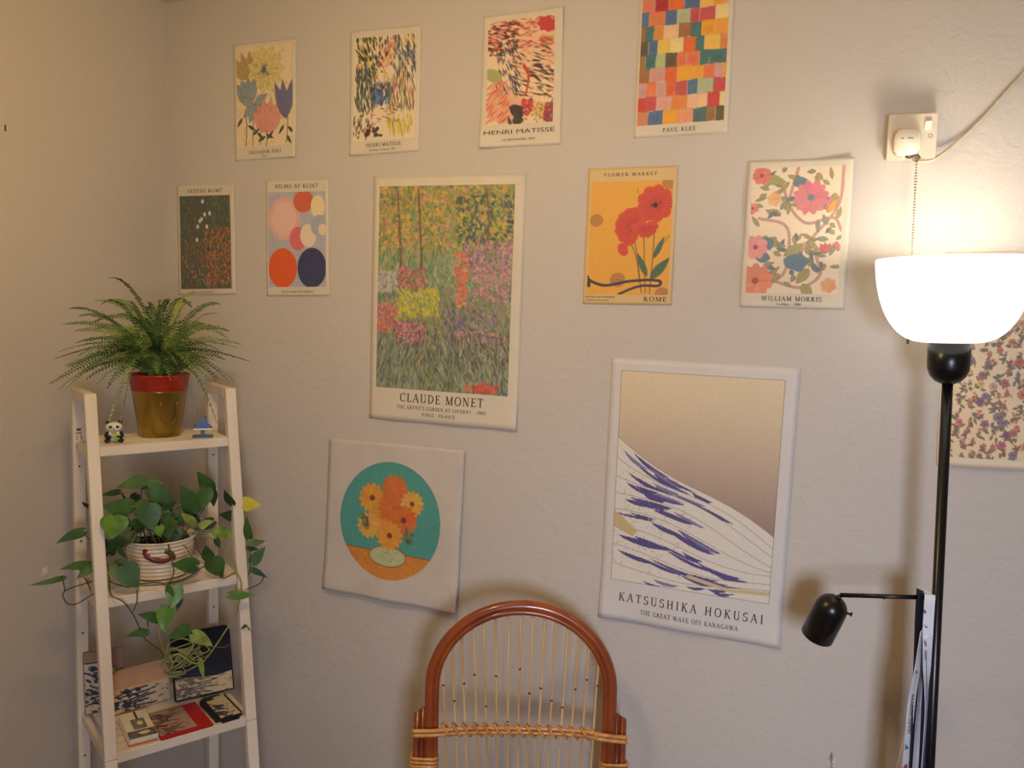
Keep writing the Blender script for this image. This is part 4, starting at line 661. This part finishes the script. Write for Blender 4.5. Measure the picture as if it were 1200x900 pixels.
def top_pic(t, x, y, z, w, h, art, bg, name='printed_picture'): return picture(name, w, h, art, t, Matrix.Translation((x, y - h / 2, z)) @ FL, bg)
# the picture's local z (0..h) runs to +y after the rotation
sk = thing('box', 'white and grey flat box with a small landscape picture, left on lower shelf', 'box', sp(.085, .205, Z3 + .0092), SRZ - .06)
obj('body', bx((0, 0, .0045), (.058, .128, .009), .0008), mat('cream_card', (226, 216, 192), .55, var=.05), sk)
def art_gray(c): c.dabs(120, (0, 0, c.W, c.H), .5, .08, .15, [(84, 80, 76), (130, 124, 112), (170, 160, 140)], .9); c.ell(c.W * .6, c.H * .45, c.W * .22, c.H * .2, (216, 206, 180))
FLM = Matrix(((1, 0, 0, 0), (0, 0, 1, 0), (0, -1, 0, 0), (0, 0, 0, 1)))
def top_pic(t, x, y, z, w, h, art, bg, name='printed_picture'): return picture(name, w, h, art, t, Matrix.Translation((x, y - h / 2, z)) @ FLM, bg)
top_pic(sk, .002, .002, .0094, .028, .05, art_gray, (110, 104, 96)); top_pic(sk, 0, -.045, .0094, .056, .034, art_gray, (74, 70, 68), 'dark_band'); obj('strap', bx((.003, .045, .0098), (.004, .035, .0012)), mat('dark_thread', (60, 50, 46), .8), sk)
nb = thing('notebook', 'thin notebook with orange page edges under the white and grey box', 'notebook', sp(.083, .205, Z3 + .0006), SRZ - .06)
obj('pages', bx((0, 0, .0042), (.056, .126, .0068)), mat('orange_pages', (206, 122, 66), .7, var=.3, scale=300, stretch=(.05, .05, 4)), nb)
obj('cover', bx((0, 0, .0079), (.058, .128, .0008)), _m['cream_card'], nb); obj('cover', bx((0, 0, .0004), (.058, .128, .0008)), _m['cream_card'], nb)
mg = thing('magazine', 'red covered booklet with grey-brown swell picture in the middle of the lower shelf', 'booklet', sp(.172, .211, Z3 + .0006), SRZ + .0)
obj('cover', bx((0, 0, .003), (.114, .128, .006), .0006), mat('red_card', (182, 34, 36), .45, var=.06), mg)
top_pic(mg, -.016, .004, .0064, .08, .118, swell((150, 118, 104), (176, 146, 130), (90, 66, 62), 5, .2, 8, -.2), (130, 96, 90)); top_pic(mg, -.03, .045, .0068, .044, .024, swell((176, 150, 130), (196, 176, 150), (90, 60, 60), 1, .5, 3, 0), (150, 60, 50), 'small_picture')
pc = thing('phone_case', 'black phone case with cream and navy swell picture, right end of lower shelf', 'phone case', sp(.268, .211, Z3 + .0006), SRZ + .02)
bm = bmesh.new(); box(bm, (0, 0, .005), (.062, .13, .009)); bmesh.ops.bevel(bm, geom=[e for e in bm.edges if abs(e.verts[0].co.z - e.verts[1].co.z) > .005], offset=.011, segments=5, affect='EDGES'); obj('shell', bm, mat('black_silicone', (24, 24, 30), .5), pc)
top_pic(pc, .003, -.002, .0099, .046, .112, swell((196, 182, 148), (206, 192, 164), NV, 6, .4, 5, .3), (196, 182, 148)); obj('camera_opening', bx((-.014, .05, .0101), (.026, .018, .0012), .0004), blk, pc)
# ------------------------------------------------------------ rattan chair in front of the wall, facing the room
cane = mat('varnished_red_brown_rattan', (158, 78, 34), .28, var=.35, scale=16, vcol2=(118, 48, 22), coat=.4, bump=.1, bscale=60, stretch=(1, 1, .3))
cane2 = mat('dark_red_rattan', (124, 52, 30), .3, var=.35, scale=16, vcol2=(92, 34, 24), coat=.4, stretch=(1, 1, .3))
pale = mat('pale_rattan', (222, 190, 138), .42, var=.3, scale=22, vcol2=(196, 154, 100), stretch=(1, 1, .2)); bind = mat('rattan_binding', (214, 156, 84), .38, var=.3, scale=60, vcol2=(180, 116, 56), coat=.2)
knot = mat('rattan_node', (74, 46, 26), .6)
ch = thing('rattan_chair', 'varnished rattan chair with arched spindle back standing before the wall', 'chair', (-.6046, -.2049, -.0944), math.radians(21.87)); ch.scale = (1.059, 1.059, 1.059)
TL = math.radians(7)
def cp(x, s, y=0): return Vector((x, math.sin(TL) * s + y * math.cos(TL), .7803 + s * math.cos(TL) - y * math.sin(TL)))
def arch(off, y=0):
    cx = 0; P = [(-.1935 + off, -.34), (-.1935 + off, -.2), (-.1940 + off, -.08), (-.1955 + off, .03)]
    n = 26; rx, rz, zc = .1955 - off, .1785 - off, .040
    P += [(-rx * math.cos(PI * k / n), zc + rz * math.sin(PI * k / n)) for k in range(1, n)]
    P += [(.1955 - off, .03), (.1950 - off, -.08), (.1945 - off, -.2), (.194 - off, -.34)]
    return [cp(x, s, y) for x, s in P]
bm = bmesh.new(); tube(bm, smoothpts(arch(.0118), 3), .0118, 12); obj('outer_arch', bm, cane, ch, True)
bm = bmesh.new(); tube(bm, smoothpts(arch(.0235, -.004), 3), .0062, 10); obj('inner_arch', bm, cane, ch, True)
SP = [(-0.1633, 0.1131, -0.1514, -0.0455, -0.1453, -0.1246), (-0.1443, 0.1409, -0.1307, -0.0449, -0.1245, -0.1239), (-0.1244, 0.1574, -0.1103, -0.0442, -0.1051, -0.1233), (-0.1019, 0.1733, -0.0883, -0.0435, -0.0848, -0.1227), (-0.0805, 0.1826, -0.0679, -0.0429, -0.0654, -0.1221), (-0.0569, 0.1928, -0.0472, -0.0423, -0.0446, -0.1214), (-0.031, 0.1971, -0.0247, -0.0415, -0.0221, -0.1207), (-0.005, 0.1988, -0.003, -0.0409, -0.0014, -0.1201), (0.019, 0.1974, 0.0173, -0.0402, 0.0176, -0.1195), (0.0439, 0.193, 0.0381, -0.0396, 0.0384, -0.1188), (0.0679, 0.1873, 0.0606, -0.0389, 0.0591, -0.1181), (0.0921, 0.1772, 0.0835, -0.0381, 0.0794, -0.1175), (0.1165, 0.1608, 0.1051, -0.0374, 0.1032, -0.1168), (0.1366, 0.1429, 0.1281, -0.0367, 0.1248, -0.1161), (0.1572, 0.1082, 0.1497, -0.036, 0.1464, -0.1154)]
NZ = [.55, .3, .45, .5, .2, .45, .06, .5, .3, .35, .25, .2, .4, .55, .6]
for i, (a, b, c, d, e, f) in enumerate(SP):
    P = [cp(a, b), cp((a + c) / 2 + rg.uniform(-.0012, .0012), (b + d) / 2), cp(c, d), cp(e, f), cp(e + (e - c) * 2.4, -.32)]
    bm = bmesh.new(); tube(bm, smoothpts(P, 5), [.0025 + .0003 * math.sin(k * .8) for k in range(21)], 7); s_ = obj('spindle', bm, pale, ch, True)
    t = NZ[i]; q = cp(c + (a - c) * t, d + (b - d) * t); q2 = cp(e + (c - e) * .35, f + (d - f) * .35 - .02 * (i % 3)); bm = bmesh.new()
    ball(bm, q, .0031, (1, 1, .9), 8, 6)
    nd = obj('node', bm, knot, s_, True)
RX = [(-.2160, -.0490), (-.17, -.0465), (-.1069, -.0440), (0, -.0405), (.1096, -.0412), (.17, -.0450), (.2150, -.0485)]
for dz in (.0042, -.0045):
    bm = bmesh.new(); tube(bm, smoothpts([cp(x, s + dz, -.0105 if abs(x) < .165 else -.0215) for x, s in RX], 6), .0044, 8); obj('cross_rail', bm, bind, ch, True)
for i in range(15):
    x = SP[i][2] + .004; s = -.0435 + .003 * (1 - (x / .15) ** 2); bm = bmesh.new(); P = []
    for k in range(15):
        a = 2 * PI * k / 14; P.append(cp(x - .009 * math.cos(2 * PI * k / 14), s + .0118 * math.cos(a), -.010 - .0115 * math.sin(a)))
    tube(bm, P, .0029, 6); obj('wrap', bm, bind, ch, True)
for s in (-1, 1):       # doubled posts with slanted cut tops outside the arch
    for k, x in enumerate((.2095, .1985)):
        st = -.0115 if k == 0 else -.0045
        bm = bmesh.new(); tube(bm, [cp(s * x, -.34, -.002), cp(s * x, st, -.002)], .0062, 10)
        for v in bm.verts:
            if (v.co - cp(s * x, st)).length < .012: v.co += cp(0, -s * (v.co.x - s * x) * .55) - cp(0, 0)
        obj('side_cane', bm, cane2 if k else cane, ch, True)
    for s0 in (-.102, -.150):
        for k in range(5):
            z = s0 - .0075 * k; x0, x1 = s * .1655, s * .2185; P = []
            for j in range(17):
                a = 2 * PI * j / 16; c_, n_ = math.cos(a), math.sin(a); P.append(cp((x0 + x1) / 2 + abs(x1 - x0) / 2 * (abs(c_) ** .35) * (1 if c_ > 0 else -1), z, -.0012 - .0145 * (abs(n_) ** .5) * (1 if n_ > 0 else -1)))
            bm = bmesh.new(); tube(bm, P, .0036, 6); obj('wrap', bm, bind, ch, True)
# below the frame: seat, arms and legs
zs = .5
bm = bmesh.new(); P = [(.22 * math.cos(a) * (1 if math.sin(a) < 0 else .97), -.26 + .225 * math.sin(a), zs) for a in [2 * PI * k / 32 for k in range(33)]]; tube(bm, P, .013, 10); obj('seat_frame', bm, cane, ch, True)
for k in range(26):
    y = -.26 + .21 * (k / 12.5 - 1); hw = .215 * math.sqrt(max(.02, 1 - ((y + .26) / .222) ** 2)); bm = bmesh.new(); tube(bm, [(-hw, y, zs), (hw, y, zs)], .0065, 6); obj('seat_cane', bm, pale, ch, True)
for s in (-1, 1):
    bm = bmesh.new(); tube(bm, [(s * .21, -.0, .0894), (s * .212, -.03, zs), tuple(cp(s * .205, -.33))], .014, 10); obj('rear_leg', bm, cane2, ch, True)
    bm = bmesh.new(); tube(bm, [(s * .2, -.44, .0894), (s * .185, -.40, zs)], .015, 10); obj('front_leg', bm, cane2, ch, True)
    bm = bmesh.new(); tube(bm, [(s * .2, -.43, .24), (s * .208, -.01, .24)], .009, 8); obj('stretcher', bm, cane, ch, True)
bm = bmesh.new(); tube(bm, [(-.197, -.43, .28), (.197, -.43, .28)], .009, 8); obj('stretcher', bm, cane, ch, True)

# ------------------------------------------------------------ floor lamp with reading arm
black = mat('black_metal', (14, 13, 15), .3, var=.1, spec=.5); 
lamp = thing('floor_lamp', 'black floor lamp with lit white bowl shade and small reading arm', 'lamp', (.2075, -.2, 0))
lamp.rotation_euler = (0, -math.radians(1.8), 0)
obj('base', lathe(bmesh.new(), [(0, 0), (.125, 0), (.13, .004), (.128, .016), (.02, .022), (.0, .022)], 48), black, lamp, True)
bm = bmesh.new(); tube(bm, [(0, 0, .02), (0, 0, 1.49)], .0090, 20); obj('pole', bm, black, lamp, True)
obj('socket_cup', lathe(bmesh.new(), [(0, 1.483), (.010, 1.4835), (.021, 1.489), (.029, 1.498), (.0335, 1.511), (.034, 1.522), (.034, 1.556), (0, 1.556)], 40), black, lamp, True)
shade_m = bpy.data.materials.new('lit_opal_glass'); shade_m.use_nodes = True; nt = shade_m.node_tree; b = nt.nodes['Principled BSDF']; b.inputs['Base Color'].default_value = (.9, .88, .84, 1); b.inputs['Roughness'].default_value = .3
nz = nt.nodes.new('ShaderNodeTexNoise'); nz.inputs['Scale'].default_value = 3; mr = nt.nodes.new('ShaderNodeMapRange'); mr.inputs[3].default_value = 1.15; mr.inputs[4].default_value = 1.35
nt.links.new(nz.outputs[0], mr.inputs[0]); nt.links.new(mr.outputs[0], b.inputs['Emission Strength']); b.inputs['Emission Color'].default_value = (1, .95, .87, 1)
pr = []
for k in range(19):
    t = k / 18; a = t * PI / 2 * .985; pr.append((.034 + .0885 * math.sin(a) ** .80, 1.555 + .146 * (1 - math.cos(a)) ** 1.0))
inn = [(r_ - .003, z + .003) for r_, z in pr[::-1]][1:]
obj('lamp_shade', lathe(bmesh.new(), pr + [(pr[-1][0] - .0015, pr[-1][1] + .0012)] + inn, 64), shade_m, lamp, True)
bulb_m = mat('lit_bulb', (255, 240, 214), .4, emit=5)
bm = bmesh.new(); ball(bm, (0, 0, 1.632), .028, (1, 1, 1), 20, 14); tube(bm, [(0, 0, 1.556), (0, 0, 1.61)], .013, 12); obj('bulb', bm, bulb_m, lamp, True)
pl_ = bpy.data.lights.new('bulb_light', 'POINT'); pl_.energy = BULB_POWER; pl_.color = (1, .92, .79); pl_.shadow_soft_size = .03
plo = bpy.data.objects.new('bulb_light', pl_); COL.objects.link(plo); plo.parent = lamp; plo.location = (0, 0, 1.680)
# reading arm
xa = -.160
bm = bmesh.new(); tube(bm, [(-.009, 0, 1.1035), (xa, .004, 1.0870)], .0042, 12); arm = obj('reading_arm', bm, black, lamp, True)
bm = bmesh.new(); tube(bm, [(-.086, .0025, 1.096), (-.086, .0025, 1.090)], .0022, 8); tube(bm, [(-.1195, .003, 1.0917), (-.1215, .003, 1.0913)], .0046, 12); obj('joint', bm, black, arm, True)
HM = Matrix.Translation((-.1655, .002, 1.083)) @ Matrix.Rotation(.36, 4, 'Y') @ Matrix.Rotation(.22, 4, 'X') @ Matrix.Rotation(PI, 4, 'X')
# the head's local z runs from the dome's apex down to the opening
hp = []
for k in range(9): a = PI / 2 * k / 8; hp.append((.0295 * math.sin(a), .0295 * (1 - math.cos(a))))
hp += [(.0298, .05), (.0300, .093), (.0288, .0935), (.0284, .05), (.0278, .032), (.018, .010), (0, .0045)]
hd = obj('reading_head', lathe(bmesh.new(), hp, 40, M=HM), black, lamp, True)
bm = bmesh.new(); tube(bm, [(.026, 0, .022), (.036, 0, .020)], .0024, 8); tube(bm, [(.034, 0, .020), (.037, 0, .0195)], .0042, 10); bmesh.ops.transform(bm, matrix=HM, verts=bm.verts[:]); obj('switch_knob', bm, black, hd, True)
bm = bmesh.new(); lathe(bm, [(0, .03), (.012, .03), (.016, .05), (.02, .075), (.012, .085), (0, .087)], 20, M=HM); obj('reading_bulb', bm, mat('unlit_bulb', (220, 216, 206), .3), hd, True)
bm = bmesh.new(); tube(bm, [(xa, .004, 1.0868), (-.163, .003, 1.078)], .0042, 10); obj('swivel', bm, black, hd, True)

# ------------------------------------------------------------ lanyards hung over the reading arm beside the pole
def ribbon(pts, th=.0008, side=0, parent=None, m=None, name='strap'):
    """pts: (x, y, z, width)"""
    P = smoothpts([Vector(p[:3]) for p in pts], 6); n = len(pts); bm = bmesh.new(); rows = []
    for i, p in enumerate(P):
        t = i / (len(P) - 1) * (n - 1); k = min(int(t), n - 2); wd = pts[k][3] + (pts[k + 1][3] - pts[k][3]) * (t - k)
        full = .017; wd = max(.0012, wd); tw = math.acos(min(1, wd / full)) * (1 if side == 0 else -1); ax = Vector((math.cos(tw), math.sin(tw), 0)); nn = Vector((-ax.y, ax.x, 0))
        rows.append([bm.verts.new(p + ax * (a * full / 2) + nn * (b * th / 2)) for a, b in ((-1, -1), (1, -1), (1, 1), (-1, 1))])
    for a, b in zip(rows, rows[1:]):
        for k in range(4): bm.faces.new((a[k], a[(k + 1) % 4], b[(k + 1) % 4], b[k]))
    bm.faces.new(rows[0][::-1]); bm.faces.new(rows[-1]); return obj(name, bm, m, parent)
satin = mat('white_satin_ribbon', (222, 224, 232), .45, var=.08, scale=40); dk = mat('black_ribbon', (26, 26, 38), .6); nvy = mat('navy_ribbon', (40, 52, 108), .55); tl_ = mat('teal_print', (52, 116, 140), .5); txm = mat('black_print', (40, 38, 50), .6); rdp = mat('maroon_print', (150, 52, 50), .6)
YA = -.2
def lanyard(label, m, strands, loop_x, lw):
    t = thing('lanyard', label, 'lanyard', (loop_x, YA, 1.0), 0, 'lanyards over the reading arm')
    off = Vector((loop_x, YA, 1.0))
    for sd, (yy, S) in enumerate(strands):
        ribbon([(x - off.x, y - off.y, z - off.z, w_) for x, y, z, w_ in S], side=yy, parent=t, m=m)
    return t
zt = 1.1095
la = lanyard('white lanyard with teal triangles hanging down from a black upper strap', satin, [(0, [(.1503, -.214, 1.045, .004), (.1485, -.2145, .9701, .010), (.1444, -.213, .9145, .0125), (.1438, -.212, .8276, .0125), (.1436, -.212, .7798, .012), (.144, -.212, .66, .012), (.152, -.208, .60, .012)])], .148, .01)
lb = lanyard('black lanyard hanging from the reading arm, left of the white one', dk, [(0, [(.1450, -.2, zt, .0095), (.1450, -.2085, zt - .002, .0095), (.1458, -.2085, 1.08, .0100), (.1485, -.207, 1.0167, .0119), (.1500, -.205, .9703, .0085), (.1500, -.205, .8995, .0083), (.1512, -.206, .8368, .0053), (.152, -.206, .7815, .0038), (.153, -.206, .66, .004)]), (1, [(.1450, -.2, zt, .0095), (.1450, -.1915, zt - .002, .0095), (.146, -.1915, 1.05, .009), (.150, -.196, .9, .006), (.153, -.2, .66, .005)])], .1465, .01)
lc = lanyard('white lanyard touching the black pole, nearest strap on the right', satin, [(0, [(.1600, -.2, zt, .0170), (.1600, -.2095, zt - .003, .0170), (.1604, -.2115, 1.0652, .0170), (.1612, -.2125, 1.0386, .0170), (.1640, -.213, .981, .0134), (.1663, -.212, .9426, .0075), (.1688, -.212, .8965, .0045), (.170, -.212, .80, .004), (.170, -.212, .66, .004)]), (1, [(.1600, -.2, zt, .0170), (.1600, -.1905, zt - .003, .0170), (.158, -.19, 1.04, .016), (.157, -.195, .95, .006), (.1565, -.2, .9013, .0075), (.1572, -.202, .8228, .0121), (.1574, -.202, .7831, .0129), (.158, -.202, .66, .013)])], .161, .01)
ld = lanyard('navy blue lanyard hanging between two white straps beside the pole', nvy, [(1, [(.1585, -.207, 1.01, .003), (.1611, -.207, .9726, .006), (.1636, -.207, .9185, .009), (.1648, -.207, .856, .0098), (.1668, -.207, .7855, .0113), (.168, -.207, .66, .012)])], .163, .01)
def decal(parent, tris, m, name):
    V = [v for t in tris for v in t]; k = len(tris[0]); return obj(name, npmesh(name, V, np.arange(len(V)).reshape(-1, k)), m, parent)
yf = -.2235
def tri(cx, cz, s, p, ox): decal(p, [[(cx - ox, yf + .2 + .005, cz + s - 1), (cx + s * 1.1 - ox, yf + .205, cz - 1), (cx - ox, yf + .205, cz - s - 1)]], tl_, 'printed_triangle')
tri(.1445, .9697, .0058, la, .148); tri(.1395, .828, .0058, la, .148)
Gt = font_tris('RAINBOW SUMMIT', .0052); hw = np.abs(Gt[..., 0]).max()
Gt[..., 0] *= .0375 / hw
decal(la, [[(.1448 - .148 + (-.0002) + v[1] - .002 - (v[0] * .02), -.0187, .89 - v[0] - 1) for v in t] for t in Gt], txm, 'lettering')
decal(la, [[(.139 - .148, -.0187, .79 - 1), (.145 - .148, -.0187, .797 - 1), (.147 - .148, -.0187, .787 - 1), (.141 - .148, -.0187, .782 - 1)]], rdp, 'printed_mark')
decal(lc, [[(.1572 - .161 + a * .0018, -.0235, 1.0557 + b * .0022 - 1) for a, b in ((-1, 0), (0, -1), (1, 0), (0, 1))]], txm, 'printed_mark')
decal(lc, [[(.1585 - .161 + a * .0012, -.0225, 1.025 + b * .006 - 1) for a, b in ((-1, 1), (-.4, -.6), (1, -1), (.8, .4))]], rdp, 'printed_mark')
Gt = font_tris('SUMMIT', .0036); decal(lc, [[(.1602 - .161 + v[1] - .002, -.0225, 1.004 - v[0] - 1) for v in t] for t in Gt], txm, 'lettering')
decal(lc, [[(.1520 - .161 + a * .004, -.0185, 1.0808 + b * .005 - 1) for a, b in ((0, 1), (1.1, 0), (0, -1))]], tl_, 'printed_triangle')
th = bmesh.new(); tube(th, smoothpts([(.1495, -.2165, 1.0), (.147, -.218, .93), (.1385, -.216, .86), (.1255, -.21, .75), (.12, -.205, .64)], 6), .0005, 4)
tag(obj('thread', th, mat('cream_thread', (214, 196, 160), .7)), 'thin cream thread dangling left of the lanyards', 'thread')

# ------------------------------------------------------------ socket, plug, cable, chain
pv = mat('white_socket_plastic', (226, 214, 190), .35, var=.04); pv2 = mat('white_switch_plastic', (236, 226, 206), .3)
so = thing('wall_socket', 'white switched wall socket in a raised box above the lamp', 'socket', (.0830, 0, 1.937))
bm = bmesh.new(); box(bm, (0, -.0135, 0), (.0840, .027, .0830)); bmesh.ops.bevel(bm, geom=bm.edges[:], offset=.0018, segments=2, affect='EDGES'); obj('back_box', bm, pv, so)
obj('face_plate', bx((0, -.0299, 0), (.0850, .005, .0840), .0015), pv, so)
bm = bmesh.new(); box(bm, (0, 0, 0), (.012, .006, .017), M=Matrix.Translation((.0265, -.0338, .0185)) @ Matrix.Rotation(.2, 4, 'X'), bevel=.0008); obj('rocker', bm, pv2, so)
bm = bmesh.new(); tube(bm, [(.0315 + .0035 * math.cos(a), -.0326, -.0005 + .0035 * math.sin(a)) for a in [2 * PI * k / 20 for k in range(21)]], .0006, 6); obj('round_mark', bm, mat('grey_print', (150, 140, 124), .5), so)
pg = thing('power_plug', 'white round-cornered plug pushed into the wall socket', 'plug', (.0752, -.0325, 1.9225))
def squircle(bm, y0, y1, w, h, n=40, e=3.2, shrink=1.0):
    rings = []
    for y, s in ((y0, 1.06), (y1 + .003, 1.0), (y1, .93)):
        rings.append([bm.verts.new((w / 2 * s * abs(math.cos(a)) ** (2 / e) * (1 if math.cos(a) > 0 else -1), y, h / 2 * s * abs(math.sin(a)) ** (2 / e) * (1 if math.sin(a) > 0 else -1))) for a in [2 * PI * k / n for k in range(n)]])
    for a, b in zip(rings, rings[1:]):
        for k in range(n): bm.faces.new((a[k], a[(k + 1) % n], b[(k + 1) % n], b[k]))
    bm.faces.new(rings[-1]); bm.faces.new(rings[0][::-1]); return bm
obj('body', squircle(bmesh.new(), -.0002, -.0275, .0465, .0485), pv2, pg, True)
bm = bmesh.new(); box(bm, (.006, -.014, -.0265), (.009, .009, .010), bevel=.0015); obj('cord_grip', bm, pv2, pg)
bm = bmesh.new()
for x, w_ in ((-.009, .005), (.004, .010)): box(bm, (x, -.0279, .006), (w_, .0007, .0018))
obj('embossed_mark', bm, mat('grey_emboss', (120, 112, 100), .5), pg)
cb = bmesh.new(); tube(cb, smoothpts([(.0815, -.046, 1.8930), (.0880, -.040, 1.8895), (.1109, -.03, 1.8905), (.1283, -.022, 1.8970), (.1599, -.010, 1.9244), (.1993, -.006, 1.9663), (.2372, -.006, 2.015), (.2619, -.006, 2.0468), (.31, -.006, 2.115), (.40, -.006, 2.25), (.44, -.006, 2.36)], 8), .0030, 10)
tag(obj('power_cable', cb, mat('cream_cable', (206, 192, 164), .4), None, True), 'cream flex running up the wall from the plug to the right', 'cable')
cn = thing('bead_chain', 'thin silver bead chain with small dark fob hanging from the plug', 'chain', (.093, -.052, 1.897))
for sx_ in (-1, 1):
    bm = bmesh.new()
    for k in range(66 if sx_ > 0 else 40):
        t = k / 65; P = Vector((sx_ * .0016 * (1 - t) * math.cos(k * .35) + .009 * t, .004 * math.sin(min(1, t * 2) * PI / 2) + (sx_ * .001), -.343 * t)); bmesh.ops.create_icosphere(bm, subdivisions=1, radius=.0017, matrix=Matrix.Translation(P))
    o_ = obj('bead_strand', bm, mat('aged_silver', (150, 138, 118), .3, metal=.8), cn); o_['kind'] = 'stuff'
bm = bmesh.new(); P = [(-.018, .004, .0), (-.012, -.002, -.004), (-.004, .0, .001), (.004, -.004, -.003), (.0, .0, -.012)]; tube(bm, smoothpts(P, 5), .0022, 6); obj('knot', bm, mat('brown_cord', (110, 88, 66), .7), cn, True)
bm = bmesh.new(); box(bm, (.0095, .004, -.345), (.0062, .005, .005), bevel=.0006); box(bm, (.0095, .004, -.350), (.0045, .004, .006), bevel=.0006); obj('fob', bm, mat('dark_bronze', (84, 66, 48), .4, metal=.5), cn)
wt = bmesh.new(); tube(wt, smoothpts([(.03, -.03, .0), (.031, -.02, .3), (.028, -.026, .655), (.026, -.03, .672)], 6), .0014, 6); ball(wt, (.0258, -.0305, .6735), .0026)
tag(obj('cable_tip', wt, mat('white_flex', (228, 224, 220), .4), None, True), 'tip of a thin white cable poking up at the bottom edge', 'cable')
